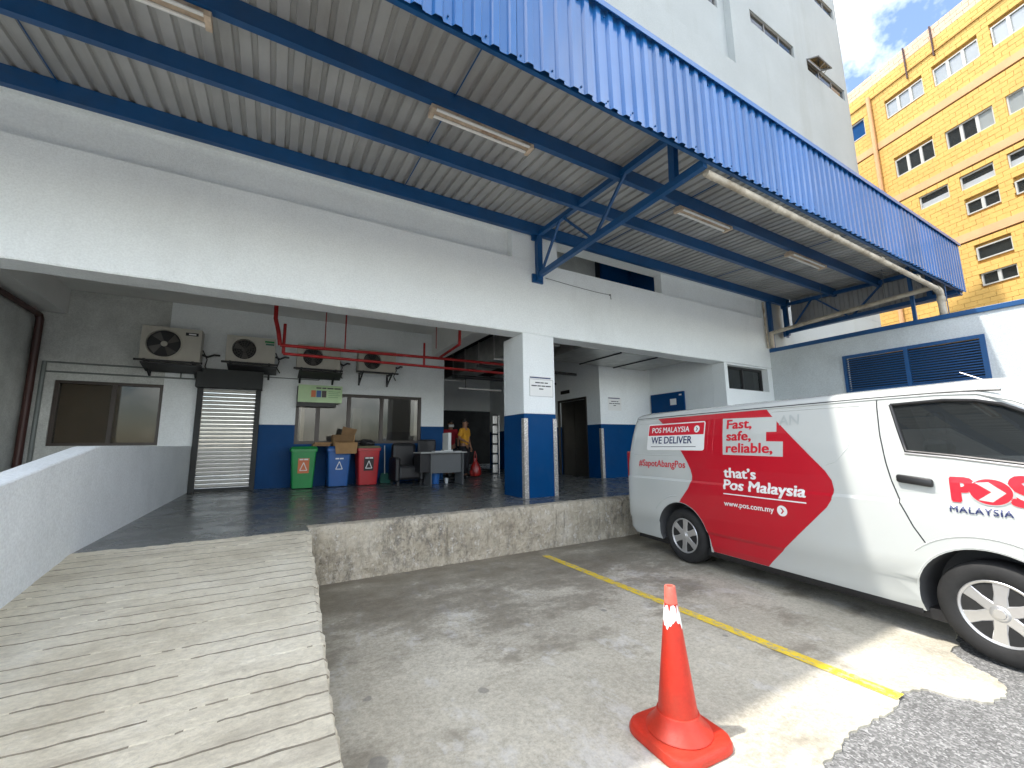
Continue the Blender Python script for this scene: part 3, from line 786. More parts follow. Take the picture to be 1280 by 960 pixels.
# fluorescent battens under the purlin
def batten(x0, x1, label):
    zc = rz(3.90)-.245
    t = thing('fluorescent_batten', label, 'light', ((x0+x1)/2, 3.98, zc), group='twin tube battens under the canopy')
    B().box(x0,x1,3.93,4.03,zc,zc+.042,bev=.006).build('housing', 'lamp_rust', t)
    B().box(x0,x0+.05,3.90,4.06,zc-.045,zc+.01).build('lamp_holder', 'lamp_rust', t); B().box(x1-.05,x1,3.90,4.06,zc-.045,zc+.01).build('lamp_holder', 'lamp_rust', t)
    for y in (3.928, 4.032): B().tube([(x0+.05,y,zc-.022),(x1-.05,y,zc-.022)], .017, 10).build('tube', 'lamp_white', t)
batten(-2.02,-.68,'rusty twin tube batten light nearest the top left corner')
batten(1.29,2.60,'rusty twin tube batten light left of the canopy truss')
batten(5.36,6.68,'twin tube batten light just right of the canopy truss')
batten(8.62,9.98,'farthest twin tube batten light towards the canopy end')

# ============================================================ YELLOW BUILDING
P0 = Vector((25.291,3.836,0)); DV = Vector((.291,.957,0)).normalized(); NV = Vector((-DV.y,DV.x,0))   # NV points to the viewer
yb = thing('yellow_building', 'tall yellow painted block building with bands of white framed windows', 'building', P0)
fy = lambda s_, z, d: tuple(P0 + DV*s_ + NV*d + Vector((0,0,z)))
yw = [(1.555,3.17,17.77,18.60),(-.455,1.16,17.72,18.58),(-2.46,-.857,17.70,18.60),
      (1.555,3.15,14.48,15.38),(-.50,1.11,14.45,15.30),(-2.50,-.90,14.45,15.32),
      (1.31,2.43,12.30,12.95),(-.21,.905,12.29,12.92),(-1.73,-.62,12.30,12.90),
      (-.225,.87,11.14,11.70),(-1.75,-.66,11.14,11.70),(-.31,.81,9.02,9.60),(-.31,.80,7.90,8.44),(-1.85,-.74,9.02,9.60),(4.20,5.2,17.75,18.72)]
q = B(); q.box(0,1,0,1,0,1); q.bm.free()
q = B(); q.holes(-7, 12, -.02, 20.75, yw, fy, -.145, -.5); q.build('wall_core', 'mortar', yb)
q = B(); q.prism([(-7,-.02),(12,-.02),(12,20.7),(-7,20.7)], fy, -1.2, -6); q.build('wall_inside', 'dark_panel', yb)
for s0, s1 in ((-7.0,12),):
    for z in (16.45,13.22,10.0):
        B().prism([(s0,z),(s1,z),(s1,z+.36),(s0,z+.36)], fy, -.15, .025).build('floor_band', 'peach', yb)
    B().prism([(s0,19.36),(s1,19.36),(s1,19.44),(s0,19.44)], fy, -.15, .06).build('string_course', 'mortar', yb)
for s_, z0, z1, r in ((3.80,4,19.5,.09),):
    B().tube([fy(s_,z1,.12),fy(s_,z0,.12)], r, 10).build('downpipe', 'peach', yb)
for s_, z0 in ((2.05,19.0),(.95,19.15)):
    B().tube([fy(s_,20.7,.05),fy(s_,19.5,.05),fy(s_,z0,.06)], .035, 8).build('vent_pipe', 'brown_pipe', yb)
bl, bh = .42, .215
bm1 = bmesh.new()
me_y = []
for matn in ('yellow_block','pink_block'):
    w = B(); e = .0035
    pr = [(e,e),(bl-e,e),(bl-e,bh-e),(e,bh-e)]
    v = []
    for d, ins in ((-.145,0),(-.006,0),(0,.007)):
        v += [tuple(DV*(a+(ins if a<.2 else -ins)) + NV*d + Vector((0,0,c+(ins if c<.1 else -ins)))) for a, c in pr]
    w.poly(v, [(8,9,10,11)]+[(i,(i+1)%4,4+(i+1)%4,4+i) for i in range(4)]+[(4+i,4+(i+1)%4,8+(i+1)%4,8+i) for i in range(4)])
    bmesh.ops.recalc_face_normals(w.bm, faces=list(w.bm.faces))
    me = bpy.data.meshes.new('brick'); w.bm.to_mesh(me); w.bm.free(); me.materials.append(M[matn]); me_y.append(me)
bm1.free()
allb = []
nr = int((20.72-5.2)/bh)
for r in range(nr):
    z = 5.2 + r*bh; zc = z+bh/2
    if any(bz-.02 < zc < bz+.38 for bz in (16.45,13.22,10.0)): continue
    s_ = -4.2 + (r % 2)*bl/2
    while s_ < 7.5:
        a0_, a1_ = s_, s_+bl
        cut = [(a0_, a1_)]
        for h in yw:
            if z+bh > h[2]+.03 and z < h[3]-.03:
                nc = []
                for a, c in cut:
                    if c <= h[0] or a >= h[1]: nc.append((a,c))
                    else:
                        if a < h[0]: nc.append((a,h[0]))
                        if c > h[1]: nc.append((h[1],c))
                cut = nc
        for a, c in cut:
            if c-a > .05: allb.append((a, c, z, zc > 19.95))
        s_ += bl
full = [t for t in allb if abs(t[1]-t[0]-bl) < 1e-6 and -1.4 < t[0] < 3.2]
full.sort(key=lambda t: (abs(t[0]-.3)*.8 + abs(t[2]-11.5)*.45))
single = set((round(t[0],4), round(t[2],4)) for t in full[:290])
wys = B(); wps = B()
for a, c, z, pink in allb:
    if (round(a,4), round(z,4)) in single:
        o = link('brick', me_y[1 if pink else 0], yb, DV*a + Vector((0,0,z)) + NV*random.uniform(-.006,.004)); continue
    w = wps if pink else wys; e = .0035; j = random.uniform(-.006,.004)
    pr = [(a+e,z+e),(c-e,z+e),(c-e,z+bh-e),(a+e,z+bh-e)]; v = []
    for d, ins in ((-.145,0),(-.006+j,0),(j,.007)):
        v += [fy(p+(ins if i in (0,3) else -ins), t2+(ins if i < 2 else -ins), d) for i,(p,t2) in enumerate(pr)]
    w.poly(v, [(8,9,10,11)]+[(i,(i+1)%4,4+(i+1)%4,4+i) for i in range(4)]+[(4+i,4+(i+1)%4,8+(i+1)%4,8+i) for i in range(4)])
wys.build('brick_courses', 'yellow_block', yb, kind='stuff'); wps.build('parapet_courses', 'pink_block', yb, kind='stuff')
for i, (s0,s1,z0,z1) in enumerate(yw):
    npn = 3 if i < 6 else (2 if i in (9,10,12) else 1)
    ft = .05; q = B()
    for bx in ((s0,s1,z0,z0+ft),(s0,s1,z1-ft,z1),(s0,s0+ft,z0+ft,z1-ft),(s1-ft,s1,z0+ft,z1-ft)):
        q.prism([(bx[0],bx[2]),(bx[1],bx[2]),(bx[1],bx[3]),(bx[0],bx[3])], fy, -.14, -.055)
    for m2 in range(1, npn):
        sm = s0+(s1-s0)*m2/npn; q.prism([(sm-.055,z0+ft),(sm+.055,z0+ft),(sm+.055,z1-ft),(sm-.055,z1-ft)], fy, -.135, -.06)
    f = q.build('window', 'win_frame', yb)
    for m2 in range(npn):
        a = s0+(s1-s0)*m2/npn+.03; c = s0+(s1-s0)*(m2+1)/npn-.03
        B().prism([(a,z0+.03),(c,z0+.03),(c,z1-.03),(a,z1-.03)], fy, -.125, -.115).build('pane', 'blue_paint' if i == 14 else 'sky_sheen_glass' if i < 3 or i == 5 or (i == 4 and m2 == 0) else 'far_glass', f)
    if i in (6,7,8):
        B().prism([(s0+.05,z0+.05),(s1-.05,z0+.05),(s1-.05,z0+.3),(s0+.05,z0+.3)], fy, -.113, -.108).build('blind', 'grey_print', f)

# ============================================================ SERVICES IN THE BAY
def pipe(name, label, mat, runs, r, base, cat='pipe', group=None, n=10):
    t = thing(name, label, cat, base, group=group)
    for nm, pts, rr in runs: B().tube(pts, rr or r, n).build(nm, mat, t)
    return t
pipe('sprinkler_pipe', 'upper red sprinkler pipe hung across the bay with a riser at its left end', 'red_pipe',
     [('run', [(.02,8,3.26),(2.9,8,3.30),(5.4,8,3.30)], .028), ('riser', [(.02,8,3.26),(-.02,8,3.5),(-.075,8,3.72),(-.08,8,4.60)], .034),
      ('hanger', [(.72,8,3.28),(.72,8,4.61)], .009), ('hanger', [(1.06,8,3.28),(1.06,8,4.61)], .012)], .03, (2.5,8,3.26))
pipe('sprinkler_pipe', 'lower red sprinkler pipe hung across the bay with short upright stub', 'red_pipe',
     [('run', [(.075,8.06,3.13),(2.9,8.06,3.12),(5.4,8.06,3.11)], .026), ('stub', [(.075,8.06,3.13),(.075,8.06,3.66)], .026),
      ('stub', [(2.58,8.06,3.12),(2.58,8.06,3.60)], .022)], .03, (2.5,8.06,3.1))
pipe('sprinkler_branch', 'red branch pipe turning up towards the front beam', 'red_pipe',
     [('run', [(2.88,7.97,3.31),(2.90,6.98,3.37)], .026), ('riser', [(2.90,6.98,3.36),(2.92,6.97,4.61)], .028), ('hanger', [(2.6,7.4,3.35),(2.6,7.4,4.61)], .008)], .026, (2.9,7.4,3.3))
pipe('drain_pipe', 'dark brown drain pipe in the far left corner of the bay', 'brown_pipe',
     [('upright', [(-3.90,10.86,DZ),(-3.90,10.86,3.95),(-3.91,10.82,4.03)], .06), ('run', [(-3.91,10.84,4.03),(-3.91,6.6,4.09)], .05)], .05, (-3.9,10.86,DZ))
cd = pipe('conduit', 'pair of thin grey conduits along the rough grey back wall', 'grey_pipe',
     [('run', [(-3.78,YB-.03,3.17),(-1.75,YB-.03,3.17),(-1.62,YB-.03,3.17)], .016), ('run', [(-3.78,YB-.03,2.99),(-1.46,YB-.03,2.99)], .016), ('upright', [(-3.78,YB-.03,3.18),(-3.78,YB-.03,DZ)], .035), ('link', [(-1.75,YB-.03,2.99),(-1.75,YB-.03,3.17)], .014)], .016, (-2.6,YB-.03,3))
pipe('conduit', 'thin pale conduit on the wall below the second air conditioner', 'grey_pipe',
     [('run', [(-.25,YB-.02,3.13),(.9,YB-.02,3.13)], .011), ('drop', [(.9,YB-.02,3.13),(.9,YB-.02,3.2)], .011)], .01, (.3,YB,3.1))
# ducts
du = thing('air_duct', 'large galvanised air duct along the dark passage ceiling', 'duct', (4.9, 9, 3.7))
for y0_ in (7.1,8.0,8.9,9.8,10.7,11.6):
    B().box(4.62,5.30,y0_,y0_+.86,3.62,4.22,bev=.01).build('duct_section', 'galv', du)
    B().box(4.60,5.32,y0_+.862,y0_+.898,3.60,4.24).build('flange', 'alu', du)
du2 = thing('branch_duct', 'wide flat galvanised duct under the ceiling right of the column', 'duct', (7, 7.4, 3.6))
for x0_, x1_ in ((5.6,6.72),(6.76,7.88),(7.92,9.04)):
    B().box(x0_,x1_,6.75,8.2,3.56,3.95,bev=.012).build('duct_section', 'galv', du2)
    if x1_ < 9: B().box(x1_+.002,x1_+.038,6.73,8.22,3.54,3.97).build('flange', 'dark_panel', du2)
pipe('ceiling_tray', 'dark cable tray hung below the passage ceiling', 'black_iron', [('run', [(4.2,10.2,3.35),(7.4,10.2,3.35)], .04), ('run', [(4.2,10.6,3.42),(7.4,10.6,3.42)], .05), ('run', [(4.3,9.2,3.48),(7.4,9.2,3.48)], .04)], .04, (5.8,10.3,3.35))
t = thing('passage_lamp', 'unlit white tube lamp on the dark passage ceiling', 'light', (5.4,11.5,3.3))
B().box(4.75,6.2,11.46,11.60,3.20,3.25,bev=.01).build('housing', 'lamp_white', t); B().tube([(5.0,11.53,3.25),(5.0,11.53,4.3)], .01, 6).build('hanger', 'black_iron', t)

# ============================================================ AIR CONDITIONERS
def aircon(x0, x1, z0, z1, label, style):
    yf, yk = YB-.47, YB-.14; w, h = x1-x0, z1-z0
    t = thing('air_conditioner', label, 'air conditioner', ((x0+x1)/2, YB-.3, z0), group='outdoor units on the back wall')
    fr = .385*h if style else .41*h; cx = x0 + w*(.36 if style else .37); cz = z0+h*.50
    q = B(); n = 40
    ring = []; rect = []
    for k2 in range(n):
        a = 2*math.pi*k2/n + math.pi/4
        c, s_ = math.cos(a), math.sin(a)
        ring.append(q.bm.verts.new((cx+fr*c, yf, cz+fr*s_)))
    ring2 = [q.bm.verts.new((v.co.x, yf+.07, v.co.z)) for v in ring]
    # front plate: fan of quads from the ring to the rectangle outline
    def onrect(a):
        c, s_ = math.cos(a), math.sin(a); bx = [(x1-cx)/c if c > 1e-9 else (x0-cx)/c if c < -1e-9 else 1e9, (z1-cz)/s_ if s_ > 1e-9 else (z0-cz)/s_ if s_ < -1e-9 else 1e9]
        m3 = min(bx); return (cx+c*m3, cz+s_*m3)
    cors = {}
    angs = [2*math.pi*k2/n + math.pi/4 for k2 in range(n)]
    for (px, pz) in ((x1,z1),(x0,z1),(x0,z0),(x1,z0)):
        a = math.atan2(pz-cz, px-cx) % (2*math.pi)
        k3 = min(range(n), key=lambda i: min(abs(angs[i] % (2*math.pi)-a), 2*math.pi-abs(angs[i] % (2*math.pi)-a))); cors[k3] = (px, pz)
    for k2 in range(n):
        p = cors.get(k2) or onrect(angs[k2]); rect.append(q.bm.verts.new((p[0], yf, p[1])))
    bk = [q.bm.verts.new((v.co.x, yk, v.co.z)) for v in rect]
    for k2 in range(n):
        j = (k2+1) % n
        q.bm.faces.new((ring[k2], ring[j], rect[j], rect[k2])); q.bm.faces.new((ring[k2], ring2[k2], ring2[j], ring[j])); q.bm.faces.new((rect[k2], rect[j], bk[j], bk[k2]))
    q.bm.faces.new(bk)
    q.build('casing', 'ac_beige', t, smooth=False)
    q = B(); q.lathe([(fr*.99,.068),(fr*.99,.072)], (cx,yf,cz), 'Y', 32); q.build('fan_well', 'black_plastic', t)
    q = B()
    for k2 in range(4 if not style else 3):
        a = k2*2*math.pi/(4 if not style else 3)+.4
        pts = []
        for rr, da, yy2 in ((.2,-.28,.05),(.9,-.1,.035),(.93,.55,.06),(.2,.35,.062)):
            pts.append((cx+fr*rr*math.cos(a+da), yf+yy2, cz+fr*rr*math.sin(a+da)))
        q.poly(pts, [(0,1,2,3)])
    q.build('fan_blades', 'ac_grille', t)
    B().lathe([(.02,.0),(fr*.19,.006),(fr*.2,.03)], (cx,yf+.018,cz), 'Y', 20).build('fan_hub', 'ac_beige' if not style else 'ac_grille', t)
    q = B()
    if style:
        for rr in (.25,.45,.65,.85,1.0): 
            q.tube([(cx+fr*rr*math.cos(2*math.pi*k2/28), yf-.008, cz+fr*rr*math.sin(2*math.pi*k2/28)) for k2 in range(29)], .004, 5, cap=False)
        for k2 in range(16):
            a = 2*math.pi*k2/16; q.tube([(cx+fr*.15*math.cos(a),yf-.008,cz+fr*.15*math.sin(a)),(cx+fr*math.cos(a),yf-.008,cz+fr*math.sin(a))], .004, 5)
        q.build('fan_guard', 'ac_grille', t)
    else:
        q.tube([(cx+fr*1.03*math.cos(2*math.pi*k2/32), yf-.006, cz+fr*1.03*math.sin(2*math.pi*k2/32)) for k2 in range(33)], .014, 6, cap=False); q.build('fan_ring', 'ac_beige', t)
    if style == 0:
        B().box(x0+w*.72,x0+w*.94,yf-.006,yf-.001,z1-.14,z1-.075).build('badge', 'black_plastic', t)
        B().box(x0+w*.775,x0+w*.90,yf-.009,yf-.006,z1-.122,z1-.095).build('badge_print', 'white_print', t)
    elif style == 1:
        B().box(x0+w*.77,x0+w*.97,yf-.004,yf-.001,z1-.10,z1-.06).build('badge', 'bin_green', t)
        B().box(x0+w*.79,x0+w*.97,yf-.004,yf-.001,z1-.155,z1-.118).build('badge', 'broom_green', t)
    else:
        B().box(x0+w*.78,x0+w*.93,yf-.004,yf-.001,z1-.095,z1-.07).build('badge', 'dark_print', t)
    q = B()
    for x in (x0+.10, x1-.10):
        q.box(x-.02,x+.02,YB-.58,YB-.02,z0-.045,z0-.005); q.box(x-.02,x+.02,YB-.03,YB-.003,z0-.30,z0+.12); q.bar((x,YB-.52,z0-.04),(x,YB-.03,z0-.26),.03,.03)
    q.box(x0-.06,x1+.06,YB-.56,YB-.53,z0-.05,z0-.01); q.build('bracket', 'black_iron', t)
    if style != 3:
        sh_ = .02
        q = B(); q.poly([(x0+.05,YB-.60,z0-.07),(x1+.05,YB-.60,z0-.07),(x1+.05,YB-.12,z0-.17),(x0+.05,YB-.12,z0-.17),(x0+.05,YB-.60,z0-.095),(x1+.05,YB-.60,z0-.095),(x1+.05,YB-.12,z0-.195),(x0+.05,YB-.12,z0-.195)], ((0,1,2,3),(7,6,5,4),(0,4,5,1),(1,5,6,2),(2,6,7,3),(3,7,4,0)))
        q.build('drip_tray', 'black_iron', t)
    q = B(); q.tube([(x1+.01,YB-.3,z0+.2),(x1+.10,YB-.28,z0+.16),(x1+.20,YB-.15,z0+.24),(x1+.28,YB-.02,z0+.26)], .022, 8); q.tube([(x1+.01,YB-.26,z0+.3),(x1+.09,YB-.2,z0+.12),(x1+.05,YB-.08,z0-.02),(x1+.12,YB-.02,z0-.12)], .012, 6)
    q.build('refrigerant_hose', 'black_plastic', t)
aircon(-2.36,-1.40,3.28,3.96,'weathered outdoor unit with an open black fan and white hub, leftmost on the wall',0)
aircon(-.97,-.06,3.36,3.93,'cream outdoor unit with a green badge above the grey roller shutter',1)
aircon(.38,1.30,3.33,3.88,'outdoor unit above the green notice board, third along the wall',2)
aircon(1.72,2.62,3.36,3.90,'outdoor unit on a bare bracket without tray, nearest the dark passage',3)

t = thing('slack_wire', 'thin dark wire strung along the front beam right of the truss bracket', 'wire', (5, YC-.01, 4.5))
B().tube([(4.25,YC-.012,4.60),(4.9,YC-.010,4.565),(5.5,YC-.010,4.545),(5.85,YC-.012,4.55)], .0045, 6).build('strand', 'dark_print', t)
B().tube([(5.85,YC-.03,4.55),(5.85,YC+.02,4.55)], .012, 8).build('peg', 'dark_print', t); B().tube([(5.87,YC-.012,4.55),(5.88,YC-.012,4.46)], .006, 6).build('tail', 'dark_print', t)
# ============================================================ NOTICES
t = thing('notice_board', 'pale green printed notice board fixed above the green bin', 'sign', (.95, YB-.1, 2.57))
yn = YB-.16
B().box(.46,1.42,yn,yn+.02,2.575,2.985).build('board', 'sign_green', t)
for i, (mt) in enumerate(('orange_sticker','bin_blue','brown_frame')):
    B().box(.735+i*.115,.835+i*.115,yn-.004,yn-.001,2.70,2.86).build('printed_square', mt, t)
q = B()
for i, (a, c) in enumerate(((.84,.95),(.97,1.06),(1.08,1.22),(1.235,1.38))): q.box(a,c,yn-.004,yn-.001,2.905,2.935)
q.build('printed_heading', 'dark_print', t)
q = B()
for i in range(4): q.box(1.11,1.37-.04*(i%2),yn-.004,yn-.001,2.84-i*.045,2.848-i*.045)
q.build('printed_lines', 'bin_green', t, kind='stuff')
B().box(.44,.46,yn+.005,YB-.001,2.45,2.95).box(.46,1.30,yn+.022,YB-.001,2.48,2.57).build('mount', 'black_iron', t)

def paper_notice(x0, x1, z0, z1, y, label, border):
    t = thing('paper_notice', label, 'sign', ((x0+x1)/2, y, z0))
    B().box(x0,x1,y-.006,y-.001,z0,z1).build('sheet', 'paper', t)
    w = x1-x0; h = z1-z0
    B().box(x0+w*.02,x1-w*.10,y-.009,y-.006,z1-h*.10,z1-h*.035).build('header_bar', 'navy_print', t)
    q = B()
    for zf, words in ((.66,((.24,.44),(.46,.60),(.64,.78))),(.50,((.08,.30),(.33,.47),(.50,.66),(.68,.90))),(.35,((.40,.58),))):
        for a, c in words: q.box(x0+w*a,x0+w*c,y-.009,y-.006,z0+h*zf,z0+h*(zf+.055))
    q.build('printed_lines', 'dark_print', t, kind='stuff')
    if border:
        q = B()
        for bx in ((x0,x1,z0,z0+.006),(x0,x1,z1-h*.16,z1-h*.16+.006),(x0,x0+.006,z0,z1-h*.16),(x1-.006,x1,z0,z1-h*.16)): q.box(bx[0],bx[1],y-.0085,y-.006,bx[2],bx[3])
        q.build('printed_border', 'grey_print', t)
paper_notice(3.86,4.36,2.36,2.72,YC+.002,'white notice with a dark blue bar on the front column',True)
paper_notice(7.86,8.34,2.42,2.78,8.449,'small white notice on the wall beside the lift',False)

# ============================================================ BINS, BOXES, DESK
def bin_(x, y, body, lid, label, sticker, lidopen=False):
    t = thing('wheelie_bin', label, 'bin', (x, y, DZ), group='recycling bins along the blue dado')
    q = B(); n = 4; w0, w1, d0, d1, h = .205, .255, .22, .28, .86
    def ring(w, d, z, r=.035, off=0):
        pts = []
        for sx, sy in ((1,1),(-1,1),(-1,-1),(1,-1)):
            for k2 in range(4):
                a = math.atan2(sy, sx) - math.pi/4 + k2*math.pi/6
                pts.append((x+sx*(w-r)+r*math.cos(a), y+off+sy*(d-r)+r*math.sin(a), DZ+z))
        return pts
    lv_ = [ring(w0,d0,.02), ring(w0+.03,d0+.035,.55), ring(w1-.012,d1-.012,h-.06), ring(w1+.012,d1+.012,h-.055), ring(w1+.012,d1+.012,h)]
    m4 = len(lv_[0]); vv = sum(lv_, [])
    q.poly(vv, [tuple(range(m4))[::-1], tuple(range(4*m4,5*m4))] + [(l*m4+i, l*m4+(i+1)%m4, (l+1)*m4+(i+1)%m4, (l+1)*m4+i) for l in range(4) for i in range(m4)])
    q.build('body', body, t, smooth=True)
    q = B(); a, c = ring(w1+.022,d1+.03,h+.004), ring(w1-.02,d1-.02,h+.055)
    q.poly(a+c, [tuple(range(m4))[::-1], tuple(range(m4,2*m4))]+[(i,(i+1)%m4,m4+(i+1)%m4,m4+i) for i in range(m4)])
    q.build('lid', lid, t)
    B().tube([(x-.2,y+d1+.04,DZ+h-.02),(x+.2,y+d1+.04,DZ+h-.02)], .016, 8).build('handle', body, t)
    for sx in (-1,1): B().lathe([(.02,-.02),(.09,-.025),(.09,.025),(.02,.02)], (x+sx*.19,y+.2,DZ+.09), 'X', 18).build('wheel', 'black_plastic', t)
    # sticker on the sloping front
    zs0, zs1 = .34, .66
    fy_ = lambda z: y-(d0+.035*min(1,z/.55)+.0)-.004 - max(0,(z-.55))*(.043/.25)
    if sticker:
        q = B(); v = [(x-.11,fy_(zs0),DZ+zs0),(x+.11,fy_(zs0),DZ+zs0),(x+.11,fy_(zs1)-.004,DZ+zs1),(x-.11,fy_(zs1)-.004,DZ+zs1)]
        q.poly(v+[(p[0],p[1]+.003,p[2]) for p in v], ((0,1,2,3),(7,6,5,4),(0,4,5,1),(1,5,6,2),(2,6,7,3),(3,7,4,0))); q.build('sticker', sticker, t)
    q = B(); g = lambda dx, z: (x+dx, fy_(z)-.010, DZ+z)
    q.bar(g(-.085,.635),g(-.01,.635),.004,.03); q.bar(g(.005,.635),g(.085,.635),.004,.03)
    q.bar(g(-.07,.40),g(0,.57),.004,.016); q.bar(g(0,.57),g(.07,.40),.004,.016); q.bar(g(-.07,.40),g(.07,.40),.004,.016)
    q.build('printed_symbol', 'white_print', t)
    return t
bin_(.63,10.52,'bin_green','bin_green','green wheelie bin with an orange sticker','orange_sticker')
bin_(1.36,10.55,'bin_blue','bin_blue','blue wheelie bin under the cardboard boxes',None)
bin_(2.00,10.50,'bin_red','bin_lid_dirty','red wheelie bin with a dirty lid and dark sticker','black_sticker')
t = thing('cardboard_box', 'opened cardboard box with hanging flap on top of the blue bin', 'box', (1.42,10.5,1.54))
q = B(); q.box(1.22,1.68,10.34,10.74,1.545,1.80); q.build('carton', 'cardboard', t)
B().poly([(1.20,10.335,1.80),(1.66,10.335,1.80),(1.62,10.17,1.64),(1.24,10.17,1.64)], [(0,1,2,3)]).build('flap', 'cardboard_dark', t)
B().poly([(1.23,10.165,1.62),(1.72,10.165,1.62),(1.70,10.155,1.37),(1.26,10.155,1.37)], [(0,1,2,3)]).build('flap', 'cardboard', t)
B().poly([(1.40,10.5,1.80),(1.68,10.36,1.80),(1.74,10.42,1.93),(1.44,10.56,2.0)], [(0,1,2,3)]).build('flap', 'cardboard_dark', t)
t = thing('flattened_box', 'flattened cardboard lying between the green and blue bins', 'box', (.98,10.5,1.55))
B().box(.80,1.16,10.36,10.66,1.545,1.60).build('sheet', 'cardboard_dark', t); B().box(.84,1.20,10.40,10.70,1.603,1.63).build('sheet', 'cardboard', t)
t = thing('rubbish_heap', 'dark rubbish bundle on the lid of the red bin', 'rubbish', (2.0,10.5,1.55))
q = B(); bmx = bmesh.new(); bmesh.ops.create_icosphere(bmx, subdivisions=3, radius=1)
for v in bmx.verts:
    d = 1+.35*nz(*(v.co*1.7)); v.co = Vector((v.co.x*.26*d, v.co.y*.18*d, max(-.9,v.co.z)*.09*d))
q.add(bmx, Matrix.Translation((1.93,10.52,1.60))); q.build('bundle', 'black_plastic', t)

t = thing('long_dustpan', 'long handled green dustpan standing against the blue dado', 'dustpan', (2.50,10.75,DZ))
B().tube([(2.50,10.80,DZ+.22),(2.50,10.90,DZ+.92)], .012, 8).build('handle', 'lamp_white', t)
B().poly([(2.36,10.62,DZ+.01),(2.64,10.62,DZ+.01),(2.58,10.84,DZ+.24),(2.42,10.84,DZ+.24),(2.36,10.86,DZ+.01),(2.64,10.86,DZ+.01)], [(0,1,2,3),(0,3,4),(1,5,2),(4,3,2,5),(0,4,5,1)]).build('pan', 'broom_green', t)

t = thing('desk', 'grey office desk with a pale top standing in the bay', 'desk', (3.5,9.5,DZ))
B().box(2.93,4.06,9.25,9.85,DZ+.725,DZ+.755,bev=.005).build('top', 'desk_top', t)
B().box(3.22,3.96,9.36,9.38,DZ+.27,DZ+.72).build('modesty_panel', 'desk_panel', t)
for x in (3.20,3.98): B().box(x-.012,x+.012,9.30,9.80,DZ,DZ+.724).build('leg', 'desk_panel', t)
B().box(2.95,3.19,9.35,9.8,DZ+.30,DZ+.724).build('drawer_unit', 'leather', t)
t = thing('computer_screen', 'white slim screen seen edge on at the desk', 'screen', (3.66,9.5,1.38))
B().box(3.62,3.70,9.36,9.74,DZ+.80,DZ+1.20,bev=.01).build('panel', 'lamp_white', t); B().box(3.55,3.78,9.45,9.65,DZ+.756,DZ+.80,bev=.006).build('foot', 'lamp_white', t)
t = thing('paper_stack', 'pale papers lying on the desk top', 'papers', (3.4,9.5,1.38))
B().box(3.30,3.52,9.36,9.60,DZ+.757,DZ+.775).build('pile', 'paper', t); B().box(3.80,3.98,9.38,9.60,DZ+.757,DZ+.768).build('pile', 'paper', t)
t = thing('pail', 'blue plastic pail on the floor under the desk', 'pail', (3.42,9.62,DZ))
B().lathe([(.085,.005),(.115,.26),(.125,.265),(.125,.28),(.11,.28),(.08,.03)], (3.42,9.66,DZ), 'Z', 24).build('body', 'pail', t)
B().tube([(3.42+.122*math.cos(a),9.66,DZ+.27+.06*math.sin(a)) for a in [math.pi*k2/10 for k2 in range(11)]], .005, 6).build('handle', 'lamp_white', t)
t = thing('paper_cup', 'small white cup on the floor beneath the desk', 'cup', (3.72,9.62,DZ))
B().lathe([(.035,0.002),(.05,.12),(.053,.125),(.045,.125)], (3.72,9.7,DZ), 'Z', 18).build('cup_wall', 'paper', t)
t = thing('armchair', 'black leather armchair left of the desk', 'chair', (2.85,9.95,DZ))
B().box(2.58,3.12,9.75,10.35,DZ+.12,DZ+.45,bev=.06).build('seat', 'leather', t); B().box(2.56,3.14,10.30,10.52,DZ+.12,DZ+.98,bev=.08).build('backrest', 'leather', t)
B().box(2.50,2.62,9.75,10.45,DZ+.08,DZ+.64,bev=.05).build('armrest', 'leather', t); B().box(3.08,3.20,9.75,10.45,DZ+.08,DZ+.64,bev=.05).build('armrest', 'leather', t)
for x in (2.58,3.12):
    for y in (9.82,10.42): B().box(x-.025,x+.025,y-.025,y+.025,DZ,DZ+.12).build('leg', 'black_iron', t)
t = thing('office_chair', 'black office chair behind the desk with a rounded back', 'chair', (3.45,10.2,DZ))
B().box(3.22,3.68,10.0,10.44,DZ+.44,DZ+.53,bev=.04).build('seat', 'leather', t); B().box(3.22,3.70,10.42,10.50,DZ+.60,DZ+1.06,bev=.038).build('backrest', 'leather', t)
B().tube([(3.45,10.22,DZ+.08),(3.45,10.22,DZ+.44)], .03, 10).build('column', 'black_iron', t); B().bar((3.45,10.42,DZ+.48),(3.45,10.46,DZ+.66),.06,.02).build('back_bracket', 'black_iron', t)
for k2 in range(5):
    a = k2*2*math.pi/5; B().bar((3.45,10.22,DZ+.09),(3.45+.26*math.cos(a),10.22+.26*math.sin(a),DZ+.06),.035,.03).lathe([(.01,-.02),(.03,-.02),(.03,.02),(.01,.02)], (3.45+.26*math.cos(a),10.22+.26*math.sin(a),DZ+.03), 'X', 10).build('castor_leg', 'black_iron', t)
t = thing('folded_ladder', 'folded aluminium ladder standing upright in the passage behind the column', 'ladder', (6.27,12.0,DZ))
for k2 in range(6):
    z = DZ+.02+k2*.31
    B().box(6.15,6.33,11.97,12.07,z,z+.28,bev=.02).build('segment', 'alu', t)
    B().box(6.19,6.29,11.99,12.05,z+.28,z+.31).build('hinge', 'black_iron', t)
B().tube([(6.40,12.02,DZ),(6.40,12.02,DZ+1.85)], .018, 8).build('rail', 'alu', t)

